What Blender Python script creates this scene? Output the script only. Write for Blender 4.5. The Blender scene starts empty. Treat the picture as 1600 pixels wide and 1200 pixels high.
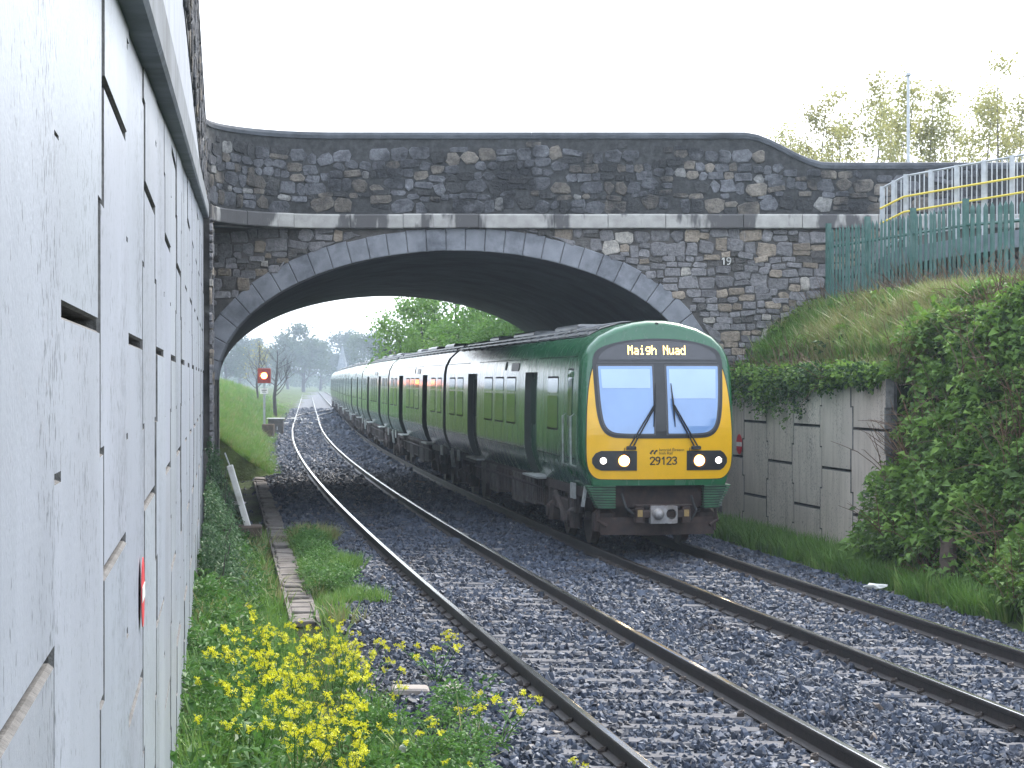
import bpy, bmesh, math, random
import numpy as np
from mathutils import Vector, Matrix
random.seed(7); rng = np.random.default_rng(11)
R = math.radians
scene = bpy.context.scene
C = scene.collection

# ------------------------------------------------------------ camera, sky, sun, exposure
CAMZ = 2.8                                    # rail tops lie at z = 0, y runs away from the camera
cd = bpy.data.cameras.new('camera'); cam = bpy.data.objects.new('camera', cd); C.objects.link(cam)
cam.location = (0, 0, CAMZ); cam.rotation_euler = (R(90 - 0.107), 0, 0)
cd.sensor_width = 36; cd.lens = 72; cd.clip_start = .05; cd.clip_end = 6000
scene.camera = cam

SUN_EL, SUN_AZ = 44, 24                       # bright veiled sun ahead of the camera and to the right
world = bpy.data.worlds.new('World'); scene.world = world; world.use_nodes = True
wn = world.node_tree; wn.nodes.clear()
sky = wn.nodes.new('ShaderNodeTexSky'); sky.sky_type = 'NISHITA'; sky.sun_disc = False
sky.sun_elevation = R(SUN_EL); sky.sun_rotation = R(SUN_AZ)
sky.air_density = 1.2; sky.dust_density = 4.0; sky.ozone_density = 1.5
mixw = wn.nodes.new('ShaderNodeMix'); mixw.data_type = 'RGBA'; mixw.inputs[0].default_value = .62
mixw.inputs[7].default_value = (9.0, 9.9, 11.2, 1)          # even layer of bright cloud
bg = wn.nodes.new('ShaderNodeBackground'); bg.inputs[1].default_value = .10
wo = wn.nodes.new('ShaderNodeOutputWorld')
wn.links.new(sky.outputs[0], mixw.inputs[6]); wn.links.new(mixw.outputs[2], bg.inputs[0]); wn.links.new(bg.outputs[0], wo.inputs[0])
sl = bpy.data.lights.new('sun', 'SUN'); sl.energy = 1.3; sl.angle = R(14); sl.color = (1, .95, .87)
sun = bpy.data.objects.new('sun', sl); C.objects.link(sun)
sd = Vector((math.sin(R(SUN_AZ)) * math.cos(R(SUN_EL)), math.cos(R(SUN_AZ)) * math.cos(R(SUN_EL)), math.sin(R(SUN_EL))))
sun.rotation_euler = sd.to_track_quat('Z', 'Y').to_euler()
vs = scene.view_settings
vs.view_transform = 'Standard'; vs.look = 'None'; vs.gamma = 1; vs.use_curve_mapping = False; vs.exposure = 1.85
cy = scene.cycles
cy.use_denoising = True; cy.max_bounces = 6; cy.diffuse_bounces = 3; cy.glossy_bounces = 3; cy.transmission_bounces = 3
cy.transparent_max_bounces = 6; cy.volume_bounces = 0; cy.caustics_reflective = False; cy.caustics_refractive = False
cy.sample_clamp_indirect = 6

# ------------------------------------------------------------ helpers
def tag(o, label=None, cat=None, group=None, kind=None):
    for k, v in (('label', label), ('category', cat), ('group', group), ('kind', kind)):
        if v: o[k] = v
    return o

def empty(name, loc=(0, 0, 0), rz=0, parent=None):
    o = bpy.data.objects.new(name, None); C.objects.link(o); o.location = loc; o.rotation_euler = (0, 0, rz)
    o.empty_display_size = .2
    if parent: o.parent = parent
    return o

def link(name, me, parent=None, loc=(0, 0, 0), rot=(0, 0, 0)):
    o = bpy.data.objects.new(name, me); C.objects.link(o); o.location = loc; o.rotation_euler = rot
    if parent: o.parent = parent
    return o

def copy_tree(o, parent=None):
    c = o.copy(); C.objects.link(c); c.parent = parent
    for ch in o.children: copy_tree(ch, c)
    return c

class MB:
    """collects verts / faces (+ material index, + tone colour per vertex)"""
    def __init__(s): s.v = []; s.f = []; s.m = []; s.t = []
    def add(s, vs, fs, mi=0, tone=None):
        n = len(s.v); s.v += [tuple(p) for p in vs]
        s.f += [tuple(i + n for i in f) for f in fs]; s.m += [mi] * len(fs)
        s.t += [tone or (1, 1, 1)] * len(vs)
        return s
    def box(s, c, d, rz=0, rx=0, ry=0, mi=0, tone=None):
        x, y, z = d[0] / 2, d[1] / 2, d[2] / 2
        p = [(-x, -y, -z), (x, -y, -z), (x, y, -z), (-x, y, -z), (-x, -y, z), (x, -y, z), (x, y, z), (-x, y, z)]
        m = Matrix.Translation(c) @ Matrix.Rotation(rz, 4, 'Z') @ Matrix.Rotation(ry, 4, 'Y') @ Matrix.Rotation(rx, 4, 'X')
        return s.add([m @ Vector(q) for q in p], [(3, 2, 1, 0), (4, 5, 6, 7), (0, 1, 5, 4), (1, 2, 6, 5), (2, 3, 7, 6), (3, 0, 4, 7)], mi, tone)
    def cbox(s, c, d, b=.02, rz=0, mi=0):
        """box with chamfered vertical and top edges"""
        x, y, z = d[0] / 2, d[1] / 2, d[2] / 2
        o = [(-x + b, -y), (x - b, -y), (x, -y + b), (x, y - b), (x - b, y), (-x + b, y), (-x, y - b), (-x, -y + b)]
        k = [(px * (1 - b / x), py * (1 - b / y)) for px, py in o]
        vs = [(a, e, -z) for a, e in o] + [(a, e, z - b) for a, e in o] + [(a, e, z) for a, e in k]
        fs = [tuple(range(7, -1, -1)), tuple(range(16, 24))]
        for l in (0, 8):
            for i in range(8): fs.append((l + i, l + (i + 1) % 8, l + 8 + (i + 1) % 8, l + 8 + i))
        m = Matrix.Translation(c) @ Matrix.Rotation(rz, 4, 'Z')
        return s.add([m @ Vector(q) for q in vs], fs, mi)
    def tube(s, path, r, n=6, mi=0, cap=True, tone=None):
        path = [Vector(p) for p in path]; k = len(path)
        rs = r if hasattr(r, '__len__') else [r] * k
        vs = []
        for i, p in enumerate(path):
            d = (path[min(i + 1, k - 1)] - path[max(i - 1, 0)]).normalized()
            a = d.cross(Vector((0, 0, 1)) if abs(d.z) < .9 else Vector((1, 0, 0))).normalized(); b = d.cross(a)
            for j in range(n):
                t = 2 * math.pi * j / n
                vs.append(p + (a * math.cos(t) + b * math.sin(t)) * rs[i])
        fs = [(i * n + j, i * n + j + n, i * n + (j + 1) % n + n, i * n + (j + 1) % n) for i in range(k - 1) for j in range(n)]
        if cap: fs += [tuple(range(n)), tuple((k - 1) * n + j for j in range(n - 1, -1, -1))]
        return s.add(vs, fs, mi, tone)
    def cyl(s, a, b, r, n=16, mi=0): return s.tube([a, b], r, n, mi)
    def build(s, name, mats, parent=None, loc=(0, 0, 0), rot=(0, 0, 0), smooth=False, tones=False):
        return link(name, s.mesh(name, mats, smooth, tones), parent, loc, rot)
    def mesh(s, name, mats, smooth=False, tones=False):
        me = bpy.data.meshes.new(name); me.from_pydata([tuple(p) for p in s.v], [], s.f)
        for m in (mats if isinstance(mats, (list, tuple)) else [mats]): me.materials.append(m)
        if any(s.m): me.polygons.foreach_set('material_index', s.m)
        if smooth: me.polygons.foreach_set('use_smooth', [True] * len(s.f))
        if tones:
            at = me.color_attributes.new('tone', 'FLOAT_COLOR', 'POINT')
            at.data.foreach_set('color', np.array([(*t, 1) for t in s.t], 'f').ravel())
        me.update(); return me

def grid_mesh(P, closed=False):
    """P[i][j] -> verts and quads"""
    n, m = len(P), len(P[0]); vs = [p for r in P for p in r]
    fs = [(i * m + j, i * m + (j + 1) % m, (i + 1) * m + (j + 1) % m, (i + 1) * m + j)
          for i in range(n - 1) for j in range(m if closed else m - 1)]
    return vs, fs

# ------------------------------------------------------------ materials
def newmat(name):
    m = bpy.data.materials.new(name); m.use_nodes = True
    nt = m.node_tree; nt.nodes.clear()
    o = nt.nodes.new('ShaderNodeOutputMaterial'); p = nt.nodes.new('ShaderNodeBsdfPrincipled')
    nt.links.new(p.outputs[0], o.inputs[0])
    return m, nt, p
def nd(nt, t, **kw):
    n = nt.nodes.new(t)
    for k, v in kw.items():
        if k.startswith('i_'): n.inputs[int(k[2:])].default_value = v
        else: setattr(n, k, v)
    return n
def ramp(nt, fac, stops, interp='LINEAR'):
    r = nt.nodes.new('ShaderNodeValToRGB'); r.color_ramp.interpolation = interp
    el = r.color_ramp.elements
    while len(el) < len(stops): el.new(.5)
    for e, (p, c) in zip(el, stops): e.position = p; e.color = (*c, 1) if len(c) == 3 else c
    nt.links.new(fac, r.inputs[0]); return r.outputs[0]
def cmix(nt, fac, a, b, mode='MIX'):
    n = nt.nodes.new('ShaderNodeMix'); n.data_type = 'RGBA'; n.blend_type = mode
    for i, v in ((0, fac), (6, a), (7, b)):
        if hasattr(v, 'links'): nt.links.new(v, n.inputs[i])
        else: n.inputs[i].default_value = v if i == 0 else (*v, 1)
    return n.outputs[2]
def coords(nt, kind='Object', scale=(1, 1, 1)):
    mp = nt.nodes.new('ShaderNodeMapping'); mp.inputs[3].default_value = scale
    if kind == 'World': nt.links.new(nt.nodes.new('ShaderNodeNewGeometry').outputs['Position'], mp.inputs[0])
    else: nt.links.new(nt.nodes.new('ShaderNodeTexCoord').outputs[kind], mp.inputs[0])
    return mp.outputs[0]
def noise(nt, vec, scale, detail=4, rough=.55):
    n = nd(nt, 'ShaderNodeTexNoise'); n.inputs['Scale'].default_value = scale; n.inputs['Detail'].default_value = detail
    n.inputs['Roughness'].default_value = rough; nt.links.new(vec, n.inputs['Vector']); return n.outputs[0]
def bump(nt, p, h, strength=.3, dist=.02):
    b = nd(nt, 'ShaderNodeBump'); b.inputs['Strength'].default_value = strength; b.inputs['Distance'].default_value = dist
    nt.links.new(h, b.inputs['Height']); nt.links.new(b.outputs[0], p.inputs['Normal'])

def M(name, col, rough=.8, var=.25, scale=4, bs=0, metal=0, spec=.5, kind='World', dirt=None, coat=0, bscale=60):
    m, nt, p = newmat(name)
    v = coords(nt, kind)
    n1 = noise(nt, v, scale)
    lo = tuple(c * (1 - var) for c in col); hi = tuple(min(1, c * (1 + var)) for c in col)
    c = ramp(nt, n1, [(.3, lo), (.7, hi)])
    if dirt:
        n2 = noise(nt, v, scale * .45, 6, .7)
        c = cmix(nt, ramp(nt, n2, [(.48, (0, 0, 0)), (.7, (1, 1, 1))]), c, dirt)
    nt.links.new(c, p.inputs['Base Color'])
    p.inputs['Roughness'].default_value = rough; p.inputs['Metallic'].default_value = metal
    p.inputs['Specular IOR Level'].default_value = spec; p.inputs['Coat Weight'].default_value = coat
    p.inputs['Coat Roughness'].default_value = .05
    if bs: bump(nt, p, noise(nt, v, bscale, 5, .6), bs, .01)
    return m
def EM(name, col, strength):
    m, nt, p = newmat(name)
    p.inputs['Base Color'].default_value = (*col, 1); p.inputs['Emission Color'].default_value = (*col, 1)
    p.inputs['Emission Strength'].default_value = strength
    return m
def leafmat(name, stops, transl=.35, rough=.55):
    m, nt, p = newmat(name)
    oi = nd(nt, 'ShaderNodeObjectInfo')
    g = nd(nt, 'ShaderNodeNewGeometry')
    mx = nd(nt, 'ShaderNodeMath', operation='ADD')
    ml = nd(nt, 'ShaderNodeMath', operation='MULTIPLY', i_1=.55); ml2 = nd(nt, 'ShaderNodeMath', operation='MULTIPLY', i_1=.45)
    nt.links.new(oi.outputs['Random'], ml.inputs[0]); nt.links.new(g.outputs['Random Per Island'], ml2.inputs[0])
    nt.links.new(ml.outputs[0], mx.inputs[0]); nt.links.new(ml2.outputs[0], mx.inputs[1])
    c = ramp(nt, mx.outputs[0], stops)
    nt.links.new(c, p.inputs['Base Color']); p.inputs['Roughness'].default_value = rough
    p.inputs['Specular IOR Level'].default_value = .35
    t = nd(nt, 'ShaderNodeBsdfTranslucent'); nt.links.new(c, t.inputs[0])
    mix = nd(nt, 'ShaderNodeMixShader', i_0=transl); out = nt.nodes['Material Output']
    nt.links.new(p.outputs[0], mix.inputs[1]); nt.links.new(t.outputs[0], mix.inputs[2]); nt.links.new(mix.outputs[0], out.inputs[0])
    return m

# --- masonry: colour of each stone comes from its tone attribute, weather stains from world position
def stonemat(name, parapet):
    m, nt, p = newmat(name)
    a = nd(nt, 'ShaderNodeAttribute', attribute_name='tone')
    v = coords(nt, 'World')
    c = cmix(nt, 1.0, a.outputs['Color'], ramp(nt, noise(nt, v, 14, 6, .65), [(.25, (.55, .55, .57)), (.75, (1.35, 1.33, 1.3))]), 'MULTIPLY')
    soot = noise(nt, v, 1.1, 7, .68)
    if parapet: f = ramp(nt, soot, [(.4, (0, 0, 0)), (.6, (.95, .95, .95))])
    else: f = ramp(nt, soot, [(.6, (0, 0, 0)), (.76, (.65, .65, .65))])
    c = cmix(nt, f, c, (.034, .034, .036) if parapet else (.06, .058, .056))
    vv = coords(nt, 'World', (5, 5, .8))
    lime = ramp(nt, noise(nt, vv, 1.6, 6, .7), [(.66, (0, 0, 0)), (.74, (.55, .55, .55))])
    c = cmix(nt, lime, c, (.42, .41, .4))
    nt.links.new(c, p.inputs['Base Color']); p.inputs['Roughness'].default_value = .9; p.inputs['Specular IOR Level'].default_value = .25
    bump(nt, p, noise(nt, v, 24, 8, .7), 1.0, .05)
    return m
M_stone = stonemat('rubble_stone', False); M_pstone = stonemat('weathered_stone', True)
M_mortar = M('mortar', (.11, .1, .092), .95, .35, 3, .8, dirt=(.04, .04, .04), bscale=35)
M_pmortar = M('sooty_mortar', (.05, .05, .05), .95, .5, 9, 1.0, dirt=(.024, .024, .025), bscale=16)
M_vouss = M('dressed_limestone', (.22, .225, .245), .85, .22, 3, .5, dirt=(.1, .105, .12), bscale=45)
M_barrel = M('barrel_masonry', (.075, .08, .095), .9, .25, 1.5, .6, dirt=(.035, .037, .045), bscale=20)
M_cap = M('render_cap', (.075, .08, .09), .9, .3, 3, .6, dirt=(.035, .037, .042))
def stringmat():
    m, nt, p = newmat('stained_concrete_band')
    v = coords(nt, 'World'); vv = coords(nt, 'World', (1.15, 1.15, .35))
    base = ramp(nt, noise(nt, v, 5), [(.3, (.3, .28, .26)), (.7, (.43, .41, .38))])
    c = cmix(nt, ramp(nt, noise(nt, vv, .8, 5, .6), [(.5, (0, 0, 0)), (.54, (.92, .92, .92))]), base, (.075, .07, .07))
    c = cmix(nt, ramp(nt, noise(nt, vv, 6, 6, .7), [(.62, (0, 0, 0)), (.74, (.5, .5, .5))]), c, (.52, .5, .48))
    nt.links.new(c, p.inputs['Base Color']); p.inputs['Roughness'].default_value = .85
    bump(nt, p, noise(nt, v, 40, 6), .4, .01)
    return m
M_string = stringmat()
def panelmat(name, base, stain, speck, amt=.5, sheen=.45):
    m, nt, p = newmat(name)
    v = coords(nt, 'World'); vs_ = coords(nt, 'World', (3, 3, .35))
    a = nd(nt, 'ShaderNodeAttribute', attribute_name='tone')
    c = ramp(nt, noise(nt, v, 1.2, 5), [(.3, tuple(x * .88 for x in base)), (.7, tuple(min(1, x * 1.08) for x in base))])
    c = cmix(nt, 1.0, c, a.outputs['Color'], 'MULTIPLY')
    c = cmix(nt, ramp(nt, noise(nt, vs_, 2.4, 6, .62), [(.48, (0, 0, 0)), (.72, (amt,) * 3)]), c, stain)
    vp = coords(nt, 'World', (1.6, 1.6, .8))
    sp = noise(nt, vp, 26, 3, .6)
    area = noise(nt, coords(nt, 'World', (1, 1, .5)), .9, 2, .5)
    mu = nd(nt, 'ShaderNodeMath', operation='ADD'); nt.links.new(sp, mu.inputs[0])
    m3 = nd(nt, 'ShaderNodeMath', operation='MULTIPLY', i_1=.42); nt.links.new(area, m3.inputs[0]); nt.links.new(m3.outputs[0], mu.inputs[1])
    c = cmix(nt, ramp(nt, mu.outputs[0], [(.822, (0, 0, 0)), (.86, (.8, .8, .8))]), c, speck)
    nt.links.new(c, p.inputs['Base Color']); p.inputs['Roughness'].default_value = sheen; p.inputs['Specular IOR Level'].default_value = .5
    bump(nt, p, noise(nt, v, 50, 5), .15, .01)
    return m
M_panelL = panelmat('pale_precast_concrete', (.3, .325, .37), (.22, .245, .28), (.07, .08, .09), .32)
M_panelR = panelmat('grey_precast_concrete', (.54, .47, .41), (.34, .285, .24), (.15, .14, .13), .8, .8)
M_edge = M('rough_panel_edge', (.13, .125, .12), .95, .35, 14, .8)
M_void = M('joint_void', (.07, .068, .066), .95, .3, 8)
M_coping = M('coping_concrete', (.17, .185, .205), .8, .25, 2.5, .4, dirt=(.1, .11, .12))
M_upper = M('upper_concrete', (.31, .33, .37), .75, .15, 2, .2, dirt=(.36, .38, .41))
# --- track
M_steel = M('worn_rail_head', (.55, .55, .56), .16, .12, 20, metal=1)
M_rust = M('rusty_rail_side', (.028, .021, .019), .6, .4, 12, .4, dirt=(.02, .017, .017))
M_sleeper = M('sleeper_concrete', (.105, .103, .112), .9, .25, 9, .4, dirt=(.06, .062, .07))
M_clip = M('rail_clip', (.06, .045, .038), .7, .3, 20)
M_trough = M('trough_concrete', (.17, .15, .135), .9, .3, 6, .6, dirt=(.08, .065, .055))
def ballastmat():
    m, nt, p = newmat('ballast_stone')
    oi = nd(nt, 'ShaderNodeObjectInfo')
    c = ramp(nt, oi.outputs['Random'], [(0, (.017, .022, .034)), (.45, (.038, .05, .077)), (.85, (.066, .083, .12)), (.955, (.095, .11, .14)), (.985, (.12, .095, .08)), (1, (.26, .27, .29))])
    v = coords(nt, 'Object')
    c = cmix(nt, 1.0, c, ramp(nt, noise(nt, v, 2.2, 3), [(.3, (.75, .75, .75)), (.7, (1.2, 1.2, 1.2))]), 'MULTIPLY')
    wv = coords(nt, 'World')
    c = cmix(nt, 1.0, c, ramp(nt, noise(nt, wv, .55, 4, .6), [(.3, (.7, .72, .76)), (.7, (1.25, 1.22, 1.2))]), 'MULTIPLY')
    c = cmix(nt, ramp(nt, noise(nt, wv, .8, 5, .65), [(.54, (0, 0, 0)), (.72, (.55, .55, .55))]), c, (.065, .05, .042))
    nt.links.new(c, p.inputs['Base Color']); p.inputs['Roughness'].default_value = .62; p.inputs['Specular IOR Level'].default_value = .4
    return m
M_ballast = ballastmat()
def bedmat():
    m, nt, p = newmat('ballast_bed')
    v = coords(nt, 'World')
    vo = nd(nt, 'ShaderNodeTexVoronoi'); vo.inputs['Scale'].default_value = 15; nt.links.new(v, vo.inputs['Vector'])
    c = ramp(nt, vo.outputs['Color'], [(.15, (.014, .017, .025)), (.5, (.035, .043, .06)), (.95, (.075, .09, .115))])
    nt.links.new(c, p.inputs['Base Color']); p.inputs['Roughness'].default_value = .7
    inv = nd(nt, 'ShaderNodeMath', operation='SUBTRACT', i_0=1.0); nt.links.new(vo.outputs['Distance'], inv.inputs[1])
    bump(nt, p, inv.outputs[0], 1.0, .05)
    return m
M_bed = bedmat()
def groundmat():
    m, nt, p = newmat('grassy_soil')
    v = coords(nt, 'World')
    c = ramp(nt, noise(nt, v, .7, 8, .65), [(.3, (.035, .03, .022)), (.45, (.05, .065, .022)), (.6, (.075, .115, .03)), (.75, (.11, .13, .045))])
    c = cmix(nt, ramp(nt, noise(nt, v, 9, 6, .7), [(.35, (0, 0, 0)), (.7, (.6, .6, .6))]), c, (.05, .085, .022))
    nt.links.new(c, p.inputs['Base Color']); p.inputs['Roughness'].default_value = .95; p.inputs['Specular IOR Level'].default_value = .1
    bump(nt, p, noise(nt, v, 8, 8, .7), .9, .12)
    return m
M_ground = groundmat()
# --- train
def greenmat():
    m, nt, p = newmat('green_paint')
    v = coords(nt, 'Object'); vs_ = coords(nt, 'Object', (3, 6, .25))
    st = noise(nt, vs_, 2.2, 5, .65)
    c = ramp(nt, noise(nt, v, 2, 4), [(.3, (.014, .1, .042)), (.7, (.022, .125, .052))])
    c = cmix(nt, ramp(nt, st, [(.5, (0, 0, 0)), (.75, (.35, .35, .35))]), c, (.05, .085, .06))
    nt.links.new(c, p.inputs['Base Color'])
    nt.links.new(ramp(nt, st, [(.3, (.12, .12, .12)), (.7, (.34, .34, .34))]), p.inputs['Roughness'])
    p.inputs['Coat Weight'].default_value = .4; p.inputs['Coat Roughness'].default_value = .12
    bump(nt, p, noise(nt, coords(nt, 'Object', (1, 1.5, .3)), 3, 3), .12, .03)
    return m
M_green = greenmat()
M_green2 = M('green_paint_ridged', (.05, .14, .075), .6, .25, 8, kind='Object', dirt=(.05, .075, .055))
M_yellow = M('yellow_paint', (.8, .43, .006), .3, .05, 4, kind='Object', coat=.3)
M_black = M('black_surround', (.022, .022, .025), .35, .15, 6, kind='Object')
M_rubber = M('rubber', (.018, .018, .019), .7, .2, 8, kind='Object')
M_pane = M('tinted_side_glass', (.018, .045, .028), .06, .1, 3, kind='Object', spec=.8)
M_wind = M('windscreen', (.2, .34, .62), .08, .06, 2, kind='Object', spec=.8, coat=.5)  # blue sky reflection painted into the opaque pane colour
M_blind = M('sun_blind', (.42, .56, .78), .25, .04, 3, kind='Object', coat=.5)  # pale blind band with the brighter sky reflection painted into its blue
M_roof = M('roof_grey', (.14, .145, .15), .28, .25, 3, .2, kind='Object', dirt=(.06, .06, .062))
M_under = M('underframe_grime', (.045, .032, .028), .85, .35, 6, .4, kind='Object', dirt=(.02, .018, .017))
M_under2 = M('equipment_case', (.085, .075, .07), .75, .3, 5, .3, kind='Object', dirt=(.045, .035, .03))
M_maroon = M('rusty_buffer_beam', (.045, .026, .021), .8, .35, 8, .3, kind='Object', dirt=(.024, .018, .017))
M_coupler = M('coupler_grey', (.28, .27, .27), .55, .25, 10, .2, kind='Object', dirt=(.16, .12, .1), metal=.3)
M_jamb = M('door_jamb', (.02, .028, .024), .5, .2, 5, kind='Object')
M_doorleaf = M('door_leaf', (.24, .27, .27), .35, .1, 4, kind='Object', coat=.3)
M_wheel = M('wheel_steel', (.07, .05, .042), .6, .3, 10, kind='Object')
M_step = M('step_grey', (.36, .38, .37), .5, .2, 10, kind='Object', dirt=(.2, .2, .2))
M_white = M('white_paint', (.72, .7, .66), .6, .08, 6, dirt=(.5, .47, .42))
M_red = M('red_sign_paint', (.55, .03, .04), .5, .08, 6)
M_text = M('black_lettering', (.015, .015, .014), .5, .02, 4)
E_led = EM('amber_led', (1, .68, .2), 1.6); E_head = EM('headlamp_lens', (1, .8, .5), 14); E_ring = EM('headlamp_reflector', (1, .42, .1), 1.5); E_mark = EM('marker_lamp_lens', (1, .93, .85), 4)  # E_ring: glowing amber rim stands in for the headlamps' warm bloom
E_sig = EM('signal_lamp', (1, .2, .04), 16); E_sigglow = M('signal_hood_red', (.22, .03, .022), .5, .1, 8)  # head colour: the lamp's red glow on its backboard, painted as red
# --- street furniture
M_galv = M('galvanised_steel', (.42, .43, .44), .45, .15, 10, metal=.4)
M_palisade = M('green_palisade', (.045, .12, .1), .5, .2, 6, dirt=(.1, .17, .15))
M_handyel = M('yellow_handrail', (.72, .55, .08), .45, .1, 6)
M_wood = M('old_timber', (.09, .065, .05), .9, .35, 8, .6)
M_brownconc = M('brown_stained_concrete', (.11, .08, .06), .95, .3, 5, .5, dirt=(.06, .045, .035))
M_bark = M('bark', (.12, .1, .085), .9, .35, 8, .6)
M_darkbark = M('dark_bark', (.055, .05, .045), .9, .3, 8, .5)
# --- leaves
G_bramble = leafmat('bramble_leaf', [(0, (.045, .085, .02)), (.35, (.1, .185, .035)), (.7, (.16, .28, .05)), (1, (.25, .37, .08))])
G_dark = leafmat('dark_ivy_leaf', [(0, (.018, .04, .016)), (.5, (.04, .085, .028)), (1, (.08, .15, .04))], .25)
G_shrub = leafmat('wall_shrub_leaf', [(0, (.025, .06, .025)), (.5, (.06, .13, .05)), (1, (.11, .2, .08))], .25)
G_weed = leafmat('weed_leaf', [(0, (.04, .1, .02)), (.5, (.075, .18, .035)), (1, (.13, .27, .06))], .35)
G_grass = leafmat('grass_blade', [(0, (.07, .13, .025)), (.45, (.12, .24, .045)), (.8, (.17, .3, .06)), (1, (.25, .3, .1))], .35)
G_dry = leafmat('dry_grass', [(0, (.2, .17, .08)), (.5, (.27, .27, .11)), (1, (.2, .27, .08))], .3)
G_dead = leafmat('dead_stem', [(0, (.09, .055, .04)), (.6, (.17, .1, .06)), (1, (.24, .15, .09))], .2)
G_petal = leafmat('yellow_petal', [(0, (.66, .62, .012)), (1, (.82, .8, .03))], .3, .6)
G_tree = leafmat('tree_leaf', [(0, (.06, .13, .03)), (.5, (.12, .24, .05)), (1, (.2, .33, .08))], .4)
G_sap = leafmat('sapling_leaf', [(0, (.2, .18, .07)), (.5, (.31, .3, .11)), (1, (.4, .4, .16))], .55)
G_far = leafmat('far_leaf', [(0, (.03, .06, .025)), (1, (.075, .12, .045))], .3)
# ------------------------------------------------------------ lie of the land
TCC = (-0.013955, -0.1001447, 1.6252439e-4, -7.870064e-05)
def tc(Y):
    t = np.minimum(Y, 130.) - 130.
    return TCC[0] + TCC[1] * Y + TCC[2] * t ** 2 + TCC[3] * t ** 3 / 100
def sep(Y): return 3.553 + .008 * np.maximum(0, 32 - Y)
def slope(Y): return float((tc(Y + .05) - tc(Y - .05)) / .1)
def wallx(Y): return -.35 - .1415 * Y                      # face of the pale retaining wall
def copz(Y): return 3.68 + .0565 * Y                       # underside of its coping
def rwall(Y): return 4.5 + (40.8 - Y) * .172               # face of the grey retaining wall
BY0, BY1 = 42.0, 64.7                                      # bridge faces
def axc(Y): return -1.155 - .1227 * (Y - BY0)              # axis of the arch
ARX, ARZ = 4.9, 2.65
def arx(Y): return ARX + .4 * (Y - BY0) / (BY1 - BY0)
sst = lambda x: np.clip(x, 0, 1) ** 2 * (3 - 2 * np.clip(x, 0, 1))
def ground(X, Y):
    X = np.asarray(X, float); Y = np.asarray(Y, float); s = X - tc(Y)
    z = np.full(np.broadcast(X, Y).shape, -.27) + 0 * s
    z = z - .12 * sst((-s - 2.2) / .8)
    # left verge in front of the pale wall, raised bank of earth behind it
    near = Y < BY0
    w = wallx(Y)
    z = np.where(near, z + .3 * sst((w + 1.1 - X) / 1.1), z)
    z = np.where(near & (X < w - .5), copz(Y) + .2, z)
    # right: cutting slope, held by the grey wall close to the bridge
    rw = rwall(Y)
    top = 2.72 + .78 * np.maximum(0, X - rw)
    top = np.minimum(top, 3.95 + .06 * (X - rw))
    toe = 5.55 + .85 * sst((31.5 - Y) / 4)
    k = 1.1 + 1.3 * sst((Y - 25) / 7)
    bank = np.minimum(np.minimum(-.27 + k * np.maximum(0, X - toe), np.maximum(2.6 + .8 * (X - rw), 1.2 + 1.2 * (X - rw + .6))), 3.65 + .06 * (X - rw))
    z = np.where(near & (Y >= 32.4) & (X > rw + .42), top, z)
    z = np.where(near & (Y < 32.4) & (X > toe), bank, z)
    # under and beside the bridge
    mid = (Y >= BY0) & (Y <= BY1)
    a = axc(Y)
    z = np.where(mid & (np.abs(X - a) > arx(Y) + .45), 5.6, z)
    # beyond: grass bank on the left, wooded bank on the right
    far = Y > BY1
    lb = np.clip((-s - 2.0) * .8, 0, 3.05 + .004 * np.clip(-s - 8, 0, 200))
    rb = np.clip((s - 8.3) * .7, 0, 3.2)
    fade = 1 - .6 * sst((Y - 120) / 160)
    z = np.where(far, z + (lb + rb) * fade, z)
    return z

def axis(lo, hi, step, far, g=1.16):
    a = list(np.arange(lo, hi + 1e-6, step)); d = step
    up = [a[-1]]
    while up[-1] < far[1]: d *= g; up.append(up[-1] + d)
    d = step; dn = [a[0]]
    while dn[-1] > far[0]: d *= g; dn.append(dn[-1] - d)
    return np.array(dn[:0:-1] + a + up[1:])
gx = axis(-13, 13, .2, (-560, 560)); gy = axis(-4, 82, .4, (-60, 1400), 1.1)
GX, GY = np.meshgrid(gx, gy)
GZ = ground(GX, GY)
GZ += np.where(np.abs(GX - tc(GY) - 1.6) > 5.2, rng.normal(0, .02, GZ.shape), 0)
def sheet(name, X, Y, Z, m):
    n, k = X.shape
    v = np.stack([X, Y, Z], -1).reshape(-1, 3)
    i = np.arange(n * k).reshape(n, k)
    f = np.stack([i[:-1, :-1], i[:-1, 1:], i[1:, 1:], i[1:, :-1]], -1).reshape(-1, 4)
    me = bpy.data.meshes.new(name); me.from_pydata(v.tolist(), [], f.tolist()); me.materials.append(m)
    me.polygons.foreach_set('use_smooth', [True] * len(f)); me.update()
    return link(name, me)
tag(sheet('ground', GX, GY, GZ, M_ground), kind='structure')

# ballast bed: one sheet that follows the two tracks
by = np.concatenate([np.arange(-3, 70, .5), np.arange(70, 560, 4)])
bs_ = np.array([-2.75, -2.35, -1.9, -1.3, -.6, 0, .6, 1.3, 1.75, 2.2, 2.9, 3.6, 4.3, 4.9, 5.4, 5.9, 6.3])
bz_ = np.array([-.42, -.3, -.2, -.185, -.185, -.185, -.185, -.185, -.2, -.2, -.185, -.185, -.185, -.185, -.2, -.27, -.4])
def bedz(s): return np.interp(s, bs_, bz_)
BX = tc(by)[:, None] + bs_[None, :]; BYY = np.repeat(by[:, None], len(bs_), 1)
tag(sheet('ballast_bed', BX, BYY, np.repeat(bz_[None, :], len(by), 0), M_bed), kind='structure')

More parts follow.
